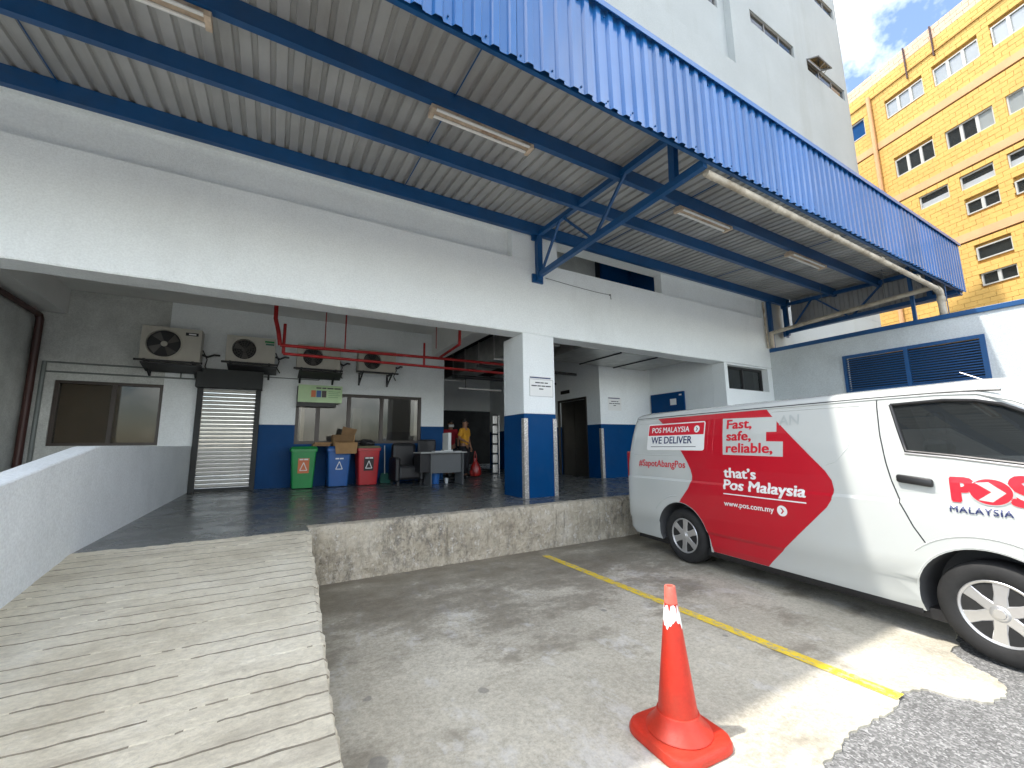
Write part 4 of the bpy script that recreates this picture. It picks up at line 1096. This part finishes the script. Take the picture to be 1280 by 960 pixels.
# ============================================================ PEOPLE
def skin(name, joints, edges, mat, parent, root=0, sub=2):
    me = bpy.data.meshes.new(name); ks = list(joints); ix = {k_: i for i, k_ in enumerate(ks)}
    me.from_pydata([joints[k_][0] for k_ in ks], [(ix[a], ix[c]) for a, c in edges], [])
    o = bpy.data.objects.new(name, me); COL.objects.link(o)
    md = o.modifiers.new('s', 'SKIN'); md.use_smooth_shade = True
    for i, k_ in enumerate(ks):
        r = joints[k_][1]; r = (r, r) if not hasattr(r, '__len__') else r
        me.skin_vertices[0].data[i].radius = r; me.skin_vertices[0].data[i].use_root = (i == root)
    o.modifiers.new('u', 'SUBSURF').levels = sub
    bpy.context.view_layer.update()
    ev = o.evaluated_get(bpy.context.evaluated_depsgraph_get()); nm = bpy.data.meshes.new_from_object(ev)
    bpy.data.objects.remove(o); bpy.data.meshes.remove(me)
    nm.materials.clear(); nm.materials.append(M[mat]); nm.name = name
    for p in nm.polygons: p.use_smooth = True
    q = bpy.data.objects.new(name, nm); COL.objects.link(q); q.parent = parent
    return q
def person(loc, rz_, shirt, label, armL, armR, mask, turn=0.0):
    """local frame: faces -Y; armL/armR = elbow, wrist points"""
    t = thing('person', label, 'person', loc, rz_, local=True)
    sl_, sr_ = (.17,0,1.33), (-.17,0,1.33)
    J = {'pel': ((0,0,.88),(.13,.10)), 'wa': ((0,.0,1.05),(.125,.09)), 'ch': ((0,.01,1.24),(.155,.105)), 'nk': ((0,.01,1.40),.055), 'hd0': ((0,-.01,1.47),(.062,.075)), 'hd1': ((0,-.015,1.54),(.075,.092)), 'hd2': ((0,0,1.605),(.055,.065)),
         'sl': (sl_,.055), 'el': (armL[0],.042), 'wl': (armL[1],.030), 'sr': (sr_,.055), 'er': (armR[0],.042), 'wr': (armR[1],.030),
         'hl': ((.09,0,.80),.085), 'kl': ((.10,-.02,.46),.058), 'al': ((.10,.02,.08),.042), 'tl': ((.11,-.13,.035),.035),
         'hr': ((-.09,0,.80),.085), 'kr': ((-.10,-.02,.46),.058), 'ar': ((-.10,.02,.08),.042), 'tr': ((-.11,-.13,.035),.035)}
    E_ = [('pel','wa'),('wa','ch'),('ch','nk'),('nk','hd0'),('hd0','hd1'),('hd1','hd2'),('ch','sl'),('sl','el'),('el','wl'),('ch','sr'),('sr','er'),('er','wr'),
          ('pel','hl'),('hl','kl'),('kl','al'),('al','tl'),('pel','hr'),('hr','kr'),('kr','ar'),('ar','tr')]
    for side_, w_, e_ in (('L', armL[1], armL[0]), ('R', armR[1], armR[0])):
        w = Vector(w_); d = (w-Vector(e_)).normalized(); sd = 1 if side_ == 'L' else -1
        pm = w + d*.06; J['p'+side_] = (tuple(pm), (.030,.016)); E_.append(('w'+side_.lower(), 'p'+side_))
        ax = Vector((0,1,0)) if abs(d.y) < .8 else Vector((1,0,0))
        for f_ in range(4):
            o_ = ax*(-.027+.018*f_); k1 = pm + o_ + d*.035; k2_ = k1 + d*(.03+.006*(1.5-abs(f_-1.5))) + Vector((-sd*.012,0,-.004))
            J[f'f{side_}{f_}a'] = (tuple(k1), .0085); J[f'f{side_}{f_}b'] = (tuple(k2_), .0075); E_ += [('p'+side_, f'f{side_}{f_}a'), (f'f{side_}{f_}a', f'f{side_}{f_}b')]
        th = w + d*.03 + ax*-.04; J['t'+side_] = (tuple(th), .0095); J['u'+side_] = (tuple(th + d*.035 + ax*-.008), .0085); E_ += [('w'+side_.lower(), 't'+side_), ('t'+side_, 'u'+side_)]
    skin('body', J, E_, 'skin', t)
    mid = lambda a, c, f_: tuple(Vector(a).lerp(Vector(c), f_))
    JS = {'a': ((0,0,.86),(.155,.125)), 'b': ((0,0,1.05),(.152,.115)), 'c': ((0,.01,1.24),(.178,.125)), 'd': ((0,.01,1.365),(.085,.075)), 'sl': (sl_,.078), 'el': (mid(sl_,armL[0],.85),.066), 'sr': (sr_,.078), 'er': (mid(sr_,armR[0],.85),.066)}
    skin('shirt', JS, [('a','b'),('b','c'),('c','d'),('c','sl'),('sl','el'),('c','sr'),('sr','er')], shirt, t)
    JT = {'p': ((0,0,.90),(.15,.12)), 'hl': ((.09,0,.80),.105), 'kl': ((.10,-.02,.46),.080), 'al': ((.10,.015,.09),.066), 'hr': ((-.09,0,.80),.105), 'kr': ((-.10,-.02,.46),.080), 'ar': ((-.10,.015,.09),.066)}
    skin('trousers', JT, [('p','hl'),('hl','kl'),('kl','al'),('p','hr'),('hr','kr'),('kr','ar')], 'trousers', t)
    for sx in (-.105,.105):
        q = B(); bmx = bmesh.new(); bmesh.ops.create_icosphere(bmx, subdivisions=2, radius=1)
        for v in bmx.verts: v.co = Vector((v.co.x*.05, v.co.y*.13-.06, max(v.co.z,-.6)*.055+.033))
        q.add(bmx, Matrix.Translation((sx,0,0))); q.sm = True; q.build('shoe', 'black_plastic', t)
    hd = Matrix.Rotation(turn, 4, 'Z')
    q = B(); bmx = bmesh.new(); bmesh.ops.create_icosphere(bmx, subdivisions=3, radius=1)
    for v in list(bmx.verts):
        if v.co.y < -.35 and v.co.z < .45: v.co = v.co*.80
        if v.co.z < -.45: v.co = v.co*.75
        v.co = Vector((v.co.x*.092, v.co.y*.108+.012, v.co.z*.095+1.585))
    q.add(bmx); q.sm = True; q.build('hair', 'hair', t)
    q = B(); q.poly([(-.012,-.108,1.555),(.012,-.108,1.555),(.016,-.112,1.515),(-.016,-.112,1.515),(0,-.132,1.518)], [(0,1,4),(1,2,4),(2,3,4),(3,0,4)]); q.build('nose', 'skin', t)
    for sx in (-1,1):
        q = B(); bmx = bmesh.new(); bmesh.ops.create_icosphere(bmx, subdivisions=2, radius=.012); q.add(bmx, Matrix.Translation((sx*.032,-.098,1.553))); q.sm = True; q.build('eye', 'hair', t)
        q = B(); bmx = bmesh.new(); bmesh.ops.create_icosphere(bmx, subdivisions=2, radius=1)
        for v in bmx.verts: v.co = Vector((v.co.x*.010, v.co.y*.02, v.co.z*.032))
        q.add(bmx, Matrix.Translation((sx*.083,-.005,1.535))); q.sm = True; q.build('ear', 'skin', t)
    if mask:
        q = B(); n_ = 9; vv = []
        for j in range(4):
            z = 1.445+.075*j/3
            for i in range(n_):
                a = -1.15+2.3*i/(n_-1); vv.append((.088*math.sin(a), -.012-.112*math.cos(a)-(.012 if j in (1,2) else 0), z))
        q.poly(vv, [(j*n_+i, j*n_+i+1, (j+1)*n_+i+1, (j+1)*n_+i) for j in range(3) for i in range(n_-1)]); q.sm = True; q.build('face_mask', 'paper', t)
    else:
        B().box(-.025,.025,-.105,-.098,1.475,1.483).build('mouth', 'bag_red', t)
    return t
person((4.80,11.12,DZ), R(35), 'cloth_yellow', 'person in a yellow shirt holding a red bag in the passage', ((.27,.03,1.10),(.30,-.02,.84)), ((-.26,.02,1.10),(-.20,-.18,1.00)), False)
person((4.62,11.75,DZ), R(-5), 'cloth_red', 'person in a red shirt wearing a white face mask', ((.24,.03,1.08),(.20,-.12,.90)), ((-.24,.03,1.08),(-.22,-.08,.86)), True)
t = thing('plastic_bag', 'red plastic bag hanging from the hand of the person in yellow', 'bag', (5.13,11.05,DZ))
q = B(); rings = []
PR = ((.03,.07,.05),(.045,.13,.10),(.10,.165,.12),(.20,.165,.12),(.29,.14,.10),(.36,.105,.07),(.42,.065,.045),(.47,.045,.03),(.53,.06,.02))
for z, rx, ry in PR:
    rings.append([(5.10-.03*z+rx*math.cos(2*math.pi*k2/28)*(1+.30*nz(math.cos(2*math.pi*k2/28)*2.2,z*7,math.sin(2*math.pi*k2/28)*2.2)), 11.0+ry*math.sin(2*math.pi*k2/28)*(1+.30*nz(math.cos(2*math.pi*k2/28)*2.6,z*8,5+math.sin(2*math.pi*k2/28)*2.6)), DZ+z+.02*nz(k2*.8,z*3)) for k2 in range(28)])
q.poly(sum(rings, []), [tuple(range(28))[::-1]] + [(l*28+i, l*28+(i+1)%28, (l+1)*28+(i+1)%28, (l+1)*28+i) for l in range(len(PR)-1) for i in range(28)])
for dx in (-.045,.045): B().tube([(5.085+dx,11.0,DZ+.50),(5.08+dx*.7,11.0,DZ+.62),(5.075,11.0,DZ+.74)], .010, 6).build('carry_loop', 'bag_red', t)
q.sm = True; q.build('sack', 'bag_red', t)

# ============================================================ VAN
VA = math.atan2(.114, .9935)
van = thing('delivery_van', 'white delivery van with a red chevron panel and lettering, parked against the dock', 'van', (4.328,.983,0), -VA, local=True)
VW = 1.70
LV = [(.22,.05),(.30,.025),(.43,.016),(.465,-.004),(.62,-.010),(.90,-.008),(1.02,-.004),(1.045,.014),(1.2,.02),(1.4,.045),(1.6,.08),(1.8,.125),(1.87,.15)]
def sx_(w):
    if w <= LV[0][0]: return LV[0][1]
    for (a, xa), (c, xc) in zip(LV, LV[1:]):
        if w <= c: return xa+(xc-xa)*(w-a)/(c-a)
    return LV[-1][1]
def uR(z): return 3.84 - (.11*((z-1.1)/.85)**2 if z > 1.1 else 0) - (.04 if z > 1.93 else 0) - (.06 if z < .3 else 0)
FR = [(.22,-.78),(.35,-.93),(.6,-1.0),(.9,-.99),(1.05,-.95),(1.15,-.88),(1.4,-.70),(1.7,-.42),(1.8,-.33),(1.87,-.27),(1.93,-.24),(2.0,-.20)]
def uF(z):
    if z <= FR[0][0]: return FR[0][1]
    for (a, xa), (c, xc) in zip(FR, FR[1:]):
        if z <= c: return xa+(xc-xa)*(z-a)/(c-a)
    return FR[-1][1]
half = [(x, z) for z, x in LV] + [(.152,1.892),(.165,1.912),(.22,1.945),(.34,1.970),(.58,1.990)]
full_ = half + [(.85,1.994)] + [(VW-x, z) for x, z in half[::-1]]
def corner(e, r): return 0 if e >= r else r - math.sqrt(max(0, r*r-(r-e)**2))
offF = [0,.012,.04,.09,.16,.24,.32]; offR = [0,.006,.02,.05,.09,.14]
q = B(); grid = []
for idx, (x, z) in enumerate(full_):
    f0, r0 = uF(z), uR(z); a, c = f0+.34, r0-.16
    us = [f0+o for o in offF] + [a+(c-a)*k2/18 for k2 in range(19)] + [r0-o for o in offR[::-1]]
    row = []
    for u in us:
        ins = corner(u-f0, .30)*.85 + corner(r0-u, .09)
        sgn = 1 if x < VW/2 else -1
        if 1.90 < z: ins *= max(0, 1-(min(x,VW-x)-.16)/.4)
        xx = x + (sgn*ins if abs(x-VW/2) > 1e-6 else 0)
        zz = z - (.03*corner(u-f0,.30)/.3 if z > 1.95 else 0) - (.03*corner(r0-u,.09)/.09 if z > 1.95 else 0)
        row.append(q.bm.verts.new((xx, u, zz)))
    grid.append(row)
nr_, nc_ = len(grid), len(grid[0])
for i in range(nr_-1):
    for j in range(nc_-1): q.bm.faces.new((grid[i][j], grid[i][j+1], grid[i+1][j+1], grid[i+1][j]))
for j in range(nc_-1): q.bm.faces.new((grid[0][j], grid[-1][j], grid[-1][j+1], grid[0][j+1]))
for e in (0, nc_-1):
    for i in range(nr_//2):
        a, c = grid[i][e], grid[i+1][e]; d, f_ = grid[nr_-1-i][e], grid[nr_-2-i][e]
        fs = [a, c, f_, d]; fs = [v for n_, v in enumerate(fs) if v not in fs[:n_]]
        if len(fs) > 2: q.bm.faces.new(fs)
body = q.build('body', ['van_white', 'interior'], van, smooth=False)
winp = [(.478,1.808),(.385,1.425),(.10,1.392),(-.234,1.345),(-.60,1.295),(-.645,1.31),(-.56,1.43),(-.42,1.575),(-.30,1.672),(-.16,1.755),(-.03,1.795),(.15,1.815)]
def cutter(make, matn):
    w = B(); make(w); c = w.build('cut', matn); return c
cuts = []
for u in (0.0, 2.778):
    for x0_, x1_ in ((-.2,.34),(VW-.34,VW+.2)):
        cuts.append(cutter(lambda w: w.lathe([(.415,x0_),(.415,x1_)], (0,u,.335), 'X', 48), 'interior'))
        cuts.append(cutter(lambda w: w.box(x0_,x1_,u-.40,u+.40,.0,.30), 'interior'))
for x0_, x1_ in ((-.2,.42),(VW-.42,VW+.2)):
    cuts.append(cutter(lambda w: w.prism(winp, lambda a, c, d: (d, a, c), x0_, x1_), 'interior'))
for c in cuts:
    c.parent = van
    md = body.modifiers.new('b', 'BOOLEAN'); md.operation = 'DIFFERENCE'; md.object = c; md.solver = 'EXACT'
    try: md.material_mode = 'TRANSFER'
    except Exception: pass
bpy.context.view_layer.update()
ev = body.evaluated_get(bpy.context.evaluated_depsgraph_get()); nm = bpy.data.meshes.new_from_object(ev)
body.modifiers.clear(); old = body.data; body.data = nm; nm.name = 'body'; bpy.data.meshes.remove(old)
for c in cuts: bpy.data.objects.remove(c)
nm.shade_smooth() if hasattr(nm, 'shade_smooth') else None
try: nm.set_sharp_from_angle(angle=R(32))
except Exception: pass

def drape(v, f, off):
    """2-D faces in (u, w) laid on the van side"""
    q = B(); vv = [q.bm.verts.new((0, a, c)) for a, c in v]
    for p in f:
        try: q.bm.faces.new([vv[i] for i in p])
        except ValueError: pass
    q.bm.normal_update()
    bmesh.ops.triangulate(q.bm, faces=list(q.bm.faces), quad_method='FIXED', ngon_method='EAR_CLIP')
    lo_ = min(c for a, c in v); hi_ = max(c for a, c in v)
    for w, x in LV:
        if lo_ < w < hi_:
            bmesh.ops.bisect_plane(q.bm, geom=list(q.bm.verts)+list(q.bm.edges)+list(q.bm.faces), plane_co=(0,0,w), plane_no=(0,0,1), dist=1e-6)
    for p in q.bm.verts: p.co.x = sx_(p.co.z) - off
    return q
def dpoly(name, pts, mat, off, parent=van, label=None):
    return drape(pts, [tuple(range(len(pts)))], off).build(name, mat, parent, smooth=False, label=label)
def rect(u0, u1, w0, w1, r=0):
    if not r: return [(u0,w0),(u1,w0),(u1,w1),(u0,w1)]
    o = []
    for cu2, cw, a0 in ((u0-r,w0+r,270),(u0-r,w1-r,0),(u1+r,w1-r,90),(u1+r,w0+r,180)):
        for k2 in range(5):
            a = R(a0+22.5*k2); o.append((cu2+r*math.cos(a), cw+r*math.sin(a)))
    return o
def dtext(name, s, uL, w0, mat, off, width=None, size=None, bold=.012, hs=1.0, parent=van, spacing=1.0):
    v, f = text2d(s, 0, spacing); x0_ = min(a for a, c in v)-bold; x1_ = max(a for a, c in v)+bold
    k_ = width/(x1_-x0_) if width else size
    tot = B()
    for i_, (ox, oy) in enumerate(((0,0),(1,0),(-1,0),(.7,.7),(-.7,.7),(.7,-.7),(-.7,-.7),(.4,0),(-.4,0)) if bold else ((0,0),)):
        d_ = drape([(uL-(a+ox*bold-x0_)*k_, w0+(c+oy*bold*.8)*k_*hs) for a, c in v], f, off+i_*.0003)
        tot.add(d_.bm)
    return tot.build(name, mat, parent, smooth=False), k_
def dtube(name, pts, r, mat, off=0.0, parent=van, n=8, steps=5):
    pp = []
    for (a, c), (a2, c2) in zip(pts, pts[1:]):
        for k2 in range(steps): pp.append((a+(a2-a)*k2/steps, c+(c2-c)*k2/steps))
    pp.append(pts[-1])
    w = B(); w.tube([(sx_(c)-off, a, c) for a, c in pp], r, n); return w.build(name, mat, parent)

arcp = [(2.778+.428*math.cos(R(a)), .335+.428*math.sin(R(a))) for a in range(92, 181, 8)]
arcp = [(2*2.778-a if False else a, c) for a, c in [(2.778-.428*math.cos(R(a)), .335+.428*math.sin(R(a))) for a in range(88, 12, -6)]]
redp = [(3.24,1.868),(3.114,1.784),(2.733,1.397),(2.63,1.265),(2.578,1.18),(2.556,1.10),(2.568,1.03),(2.62,.94),(2.755,.79)] + arcp + [(2.352,.385),(2.335,.235),(1.655,.235),(.995,.915),(.95,.985),(.927,1.075),(.94,1.16),(.99,1.24),(1.53,1.805),(1.585,1.868)]
dpoly('red_panel', redp, 'van_red', .003, label='red chevron shaped livery panel')
dpoly('white_panel', [(2.121,1.795),(1.458,1.775),(1.452,1.618),(1.565,1.619),(1.563,1.520),(1.382,1.515),(1.382,1.362),(2.096,1.372)], 'van_white', .0045)
_, kk = dtext('lettering', 'reliable,', 2.055, 1.400, 'print_red', .006, width=.565, bold=.03, hs=.82)
dtext('lettering', 'safe,', 2.055, 1.536, 'print_red', .006, size=kk, bold=.03, hs=.82)
dtext('lettering', 'Fast,', 2.060, 1.672, 'print_red', .006, size=kk, bold=.03, hs=.82)
_, kk = dtext('lettering', 'Pos Malaysia', 2.088, .985, 'white_print', .0055, width=.92, bold=.034, hs=.84)
dtext('lettering', 'that’s', 2.088, 1.118, 'white_print', .0055, size=kk, bold=.034, hs=.84)
dpoly('printed_rule', rect(2.09,1.17,.926,.938), 'white_print', .0055)
dtext('lettering', 'www.pos.com.my', 2.090, .800, 'white_print', .0055, width=.59, bold=.015)
def disc(u, w, r, n=36, rw=None): return [(u+r*math.cos(2*math.pi*k2/n), w+(rw or r)*math.sin(2*math.pi*k2/n)) for k2 in range(n)]
def chev(u, w, s_): return [(u+.32*s_,w+.55*s_),(u+.02*s_,w+.55*s_),(u-.42*s_,w),(u+.02*s_,w-.55*s_),(u+.32*s_,w-.55*s_),(u-.10*s_,w)]
dpoly('arrow_disc', disc(1.415,.828,.052), 'white_print', .0055); dpoly('arrow', chev(1.415,.828,.052), 'van_red', .007)
# badge
bd = dpoly('badge', rect(3.395,2.372,1.418,1.785,.03), 'white_print', .0045)
dpoly('badge_field', rect(3.380,2.387,1.433,1.620,.015), 'paper', .0055, bd); dpoly('badge_field', rect(3.380,2.387,1.620,1.770,.012), 'print_red', .006, bd)
dtext('lettering', 'POS MALAYSIA', 3.308, 1.660, 'white_print', .0075, width=.69, bold=.018, parent=bd)
dpoly('arrow_disc', disc(2.50,1.690,.045), 'white_print', .0075, bd); dpoly('arrow', chev(2.50,1.690,.046), 'dark_print', .009, bd)
dtext('lettering', 'WE DELIVER', 3.310, 1.510, 'navy_print', .007, width=.745, bold=.018, parent=bd)
dpoly('printed_rule', rect(3.31,2.50,1.462,1.470), 'dark_print', .007, bd)
dtext('lettering', '#SapotAbangPos', 3.55, 1.193, 'print_red', .003, width=.885, bold=.012)
dtext('lettering', 'AN', 1.432, 1.685, 'ghost_print', .0025, width=.205, bold=.01, hs=1.0)
# door emblem
_, kk = dtext('emblem_letter', 'P', .143, 1.072, 'print_red', .003, width=.138, bold=.07, hs=.98)
dtext('emblem_letter', 'S', -.150, 1.072, 'print_red', .003, width=.150, bold=.06, hs=.92)
dpoly('emblem_ring', disc(-.065,1.150,.112,40,.094), 'van_white', .0045); dpoly('emblem_disc', disc(-.065,1.150,.105,40,.087), 'print_red', .006)
dpoly('emblem_arrow', [(.008,1.208),(-.062,1.216),(-.140,1.148),(-.070,1.082),(.000,1.090),(-.070,1.150)], 'van_white', .0075)
dtext('emblem_letter', 'MALAYSIA', .153, .993, 'navy_print', .004, width=.315, bold=.022, spacing=1.12)

# door glass, seals, shut lines, swages
glass_ = dpoly('door_glass', winp, 'van_glass', -.014)
dtube('window_seal', winp + winp[:1], .013, 'trim_black', -.004, steps=4)
dtube('window_strip', [(.392,1.408),(.10,1.378),(-.234,1.330),(-.60,1.280)], .011, 'silver', -.002)
mirx = lambda o: o
cut_door = [(.578,1.868),(.565,1.70),(.553,1.55),(.520,1.32),(.49,1.18),(.454,1.046),(.449,1.02),(.42,.95),(.382,.85),(.32,.735)]
dtube('door_gap', cut_door, .006, 'trim_black', -.003, n=6)
dtube('gutter', [(3.66,1.878),(3.2,1.882),(2,1.882),(.6,1.880),(.2,1.876),(-.05,1.868),(-.16,1.858)], .008, 'trim_black', -.004, n=6)
dtube('gutter_rail', [(3.68,1.868),(3.2,1.87),(2,1.87),(.6,1.868),(.2,1.862),(-.04,1.845),(-.22,1.775),(-.36,1.69)], .010, 'van_white', .000, n=8)
dtube('window_pressing', rect(1.53,.70,1.30,1.825)[1:2]+[(.705,1.81),(.80,1.45),(.90,1.33),(.985,1.295)], .007, 'van_white', -.003)
dtube('window_pressing', [(1.52,1.832),(1.1,1.828),(.705,1.822)], .007, 'van_white', -.003)
dtube('window_pressing', [(3.30,1.80),(3.60,1.80),(3.66,1.74),(3.70,1.42),(3.66,1.36),(3.30,1.35),(2.70,1.35)], .006, 'van_white', -.003)
for u in (2.50,2.32,2.24): dtube('pillar_pressing', [(u,1.78),(u+.01,1.38)], .005, 'van_red', -.001, n=6)
for u0_, nm2, rr in ((2.778,'wheel_arch_lip',.425),(0.0,'wheel_arch_lip',.425)):
    for a0_, a1_, lm_ in (((5,175,'van_white'),) if u0_ == 0 else ((5,90,'van_white'),(90,175,'van_red'))):
        w = B(); pts = [(u0_+rr*math.cos(R(a)), .335+rr*math.sin(R(a))) for a in range(a0_, a1_+1, 5)]
        w.tube([(sx_(c)+.004, a, c) for a, c in pts], .007, 8); w.build(nm2, lm_, van)
    w = B(); pts = [(u0_+.53*math.cos(R(a)), .335+.50*math.sin(R(a))) for a in (range(38, 158, 6) if u0_ == 0 else range(30, 92, 6))]
    w.tube([(sx_(c)+.006, a, c) for a, c in pts], [.002]+[.0105]*(len(pts)-2)+[.002], 8); w.build('wheel_arch_swage', 'van_white' if u0_ == 0 else 'van_white', van)
dtube('waist_crease', [(3.70,1.035),(2.60,1.035)], .006, 'van_white', -.004, n=6)
# sill strip
B().box(.045,.075,.42,2.34,.200,.232).build('sill', 'trim_black', van)
B().box(.09,VW-.09,-.7,3.7,.16,.24).build('underbody', 'trim_black', van)
# handle
w = B(); w.box(-.034,.004,.228,.452,1.168,1.232,bev=.018)
for v in w.bm.verts: v.co.x += sx_(v.co.z); v.co.z += (.34-v.co.y)*-.10*-1*0 + (v.co.y-.34)*.12
h_ = w.build('door_handle', 'trim_black', van, smooth=True)
dpoly('handle_cup', rect(.475,.18,1.115,1.250,.03), 'van_white', .001, h_)
# cab interior glimpses
w = B(); w.box(.30,.44,.22,.40,1.10,1.52,bev=.05); w.box(.33,.43,.25,.36,1.55,1.74,bev=.04); w.build('driver_seat', 'interior', van)
# flaps, bumper, lamps
B().box(.06,.30,.425,.445,.22,.50).build('mud_flap', 'trim_black', van); B().box(.06,.30,3.20,3.225,.20,.50).build('mud_flap', 'trim_black', van)
B().box(.035,.06,3.26,3.335,.29,.345).build('reflector', 'tail_red', van)
B().box(.10,VW-.10,3.80,3.92,.36,.56,bev=.04).build('rear_bumper', 'trim_black', van)
for x0_ in (.045, VW-.145): B().box(x0_,x0_+.10,3.775,3.86,.74,1.40,bev=.02).build('tail_lamp', 'tail_red', van)
B().poly([(.32,3.845,1.18),(VW-.32,3.845,1.18),(VW-.36,3.765,1.80),(.36,3.765,1.80)], [(0,1,2,3)]).build('rear_glass', 'trim_black', van)
# front end (mostly out of frame)
ws = [(1.16,.33),(1.4,.36),(1.7,.41),(1.79,.43)]
B().poly([(x, uF(z)-.012, z) for z, x in ws] + [(VW-x, uF(z)-.012, z) for z, x in ws], [(i, i+1, 5+i, 4+i) for i in range(3)]).build('windscreen', 'trim_black', van)
B().poly([(x+.03, uF(z)-.016, z+(.02 if z < 1.2 else -.02 if z > 1.75 else 0)) for z, x in ws] + [(VW-x-.03, uF(z)-.016, z+(.02 if z < 1.2 else -.02 if z > 1.75 else 0)) for z, x in ws], [(i, i+1, 5+i, 4+i) for i in range(3)]).build('windscreen_glass', 'van_glass', van)
B().tube([(.33,-.97,1.12),(.7,-1.0,1.10),(VW-.4,-.97,1.12)], .015, 6).build('wiper', 'trim_black', van)
B().box(.16,VW-.16,-1.05,-.93,.28,.55,bev=.05).build('front_bumper', 'van_white', van)
B().box(.42,VW-.42,-1.02,-.97,.66,.86,bev=.015).build('grille', 'trim_black', van)
for x0_ in (.18,VW-.42): B().box(x0_,x0_+.24,-1.02,-.90,.66,.90,bev=.03).build('headlamp', 'silver', van)
for sgn, x0_ in ((-1,.05),(1,VW-.05)):
    w = B(); w.box(x0_+sgn*.20-.06,x0_+sgn*.20+.06,-.86,-.78,1.22,1.50,bev=.03); w.tube([(x0_,-.72,1.30),(x0_+sgn*.18,-.80,1.34)], .018, 8); w.build('door_mirror', 'trim_black', van)
B().tube([(.19,-.20,1.86),(.20,.05,2.02)], .004, 6).build('aerial', 'silver', van)
# wheels
def wheel(u, x, sgn):
    t_ = B(); c = (x, u, .335)
    prof = [(.205,.012),(.225,-.004),(.262,-.012),(.300,-.008),(.322,.010),(.334,.035),(.336,.10),(.334,.165),(.322,.19),(.30,.20),(.205,.18)]
    tyre = t_.lathe([(r, sgn*h) for r, h in prof], c, 'X', 56)
    wh = B().lathe([(.02,sgn*.06),(.205,sgn*.055),(.207,sgn*.17),(.02,sgn*.17)], c, 'X', 40).build('wheel', 'wheel_dark', van)
    tyre.build('tyre', 'rubber', wh)
    w = B(); w.lathe([(.190,sgn*.030),(.196,sgn*.006),(.208,sgn*.000),(.216,sgn*.006),(.214,sgn*.02),(.200,sgn*.05)], c, 'X', 48); w.build('rim', 'silver', wh)
    for k2 in range(6):
        a = k2*math.pi/3+math.pi/2+.12; ca, sa = math.cos(a), math.sin(a); v = []
        for r, hw, h in ((.045,.042,.004),(.12,.040,.008),(.196,.054,.010)):
            for s2, dh in ((-1,.010),(-.72,0),(.72,0),(1,.010)):
                v.append((x+sgn*(h+dh), u+r*ca-s2*hw*sa, .335+r*sa+s2*hw*ca))
        n0 = len(v); v += [(p[0]+sgn*.02, p[1], p[2]) for p in v]
        fs = [(l*4+i, l*4+i+1, l*4+i+5, l*4+i+4) for l in range(2) for i in range(3)] + [(l*4, l*4+4, n0+l*4+4, n0+l*4) for l in range(2)] + [(l*4+3, l*4+7, n0+l*4+7, n0+l*4+3) for l in range(2)]
        B().poly(v, fs).build('spoke', 'silver', wh)
    w = B(); w.lathe([(.0005,-sgn*.008),(.030,-sgn*.008),(.034,-sgn*.002),(.044,-sgn*.002),(.052,sgn*.004),(.056,sgn*.02)], c, 'X', 32); w.build('hub_cap', 'silver', wh)
    return wh
wheel(0.0, .035, 1); wheel(2.778, .035, 1); wheel(0.0, VW-.035, -1); wheel(2.778, VW-.035, -1)

# ============================================================ TRAFFIC CONE
cx, cy = 1.925, 1.655
co = thing('traffic_cone', 'orange plastic traffic cone with a torn white band in the foreground', 'traffic cone', (cx, cy, 0), R(-4), local=True)
q = B(); h = .20; ch = .055
def oct_(s_, z, c):
    o = []
    for sx, sy, a0 in ((1,1,0),(-1,1,90),(-1,-1,180),(1,-1,270)):
        for k2 in range(5): o.append((sx*(s_-c)+c*math.cos(R(a0+22.5*k2)), sy*(s_-c)+c*math.sin(R(a0+22.5*k2)), z))
    return o
lv2 = [oct_(.204,.002,.10), oct_(.207,.010,.10), oct_(.205,.030,.10), oct_(.198,.044,.097), oct_(.184,.050,.09)]; m5 = 20
q.poly(sum(lv2, []), [tuple(range(m5))[::-1], tuple(range(4*m5,5*m5))]+[(l*m5+i, l*m5+(i+1)%m5, (l+1)*m5+(i+1)%m5, (l+1)*m5+i) for l in range(4) for i in range(m5)])
q.sm = True
q.build('base', 'cone', co)
q = B(); q.lathe([(.160,.048),(.164,.054),(.160,.060),(.130,.085),(.112,.115),(.105,.135),(.100,.138)], (0,0,0), 'Z', 48); q.build('skirt', 'cone', co)
rc = lambda z: .098 + (.0345-.098)*(z-.135)/(.66-.135)
q = B(); q.lathe([(.098,.135),(.0975,.14),(rc(.4),.4),(rc(.66),.66)], (0,0,0), 'Z', 48); q.build('shaft', 'cone', co)
q = B(); q.lathe([(rc(.66),.659),(.0345,.662),(.0295,.738),(.027,.745),(.018,.745),(.016,.73)], (0,0,0), 'Z', 40); q.build('tip', 'cone_pale', co)
q = B(); n = 72; vv = []
for k2 in range(n):
    a = 2*math.pi*k2/n
    zt2 = .655+.008*nz(a*3,1) - (.045 if 4.55 < a < 4.68 else 0) - (.03 if 5.0 < a < 5.25 else 0) - .05*max(0, nz(a*2.3, 7.0))
    zb2 = .560+.018*math.sin(a*3+1)+.016*nz(a*4,2) + .02*max(0, nz(a*2, 4.0))
    for z in (zb2, zt2): vv.append(((rc(z)+.0012)*math.cos(a), (rc(z)+.0012)*math.sin(a), z))
q.poly(vv, [(2*k2, 2*((k2+1)%n), 2*((k2+1)%n)+1, 2*k2+1) for k2 in range(n)]); q.sm = True; q.build('band', 'cone_white', co, label='torn white reflective band')
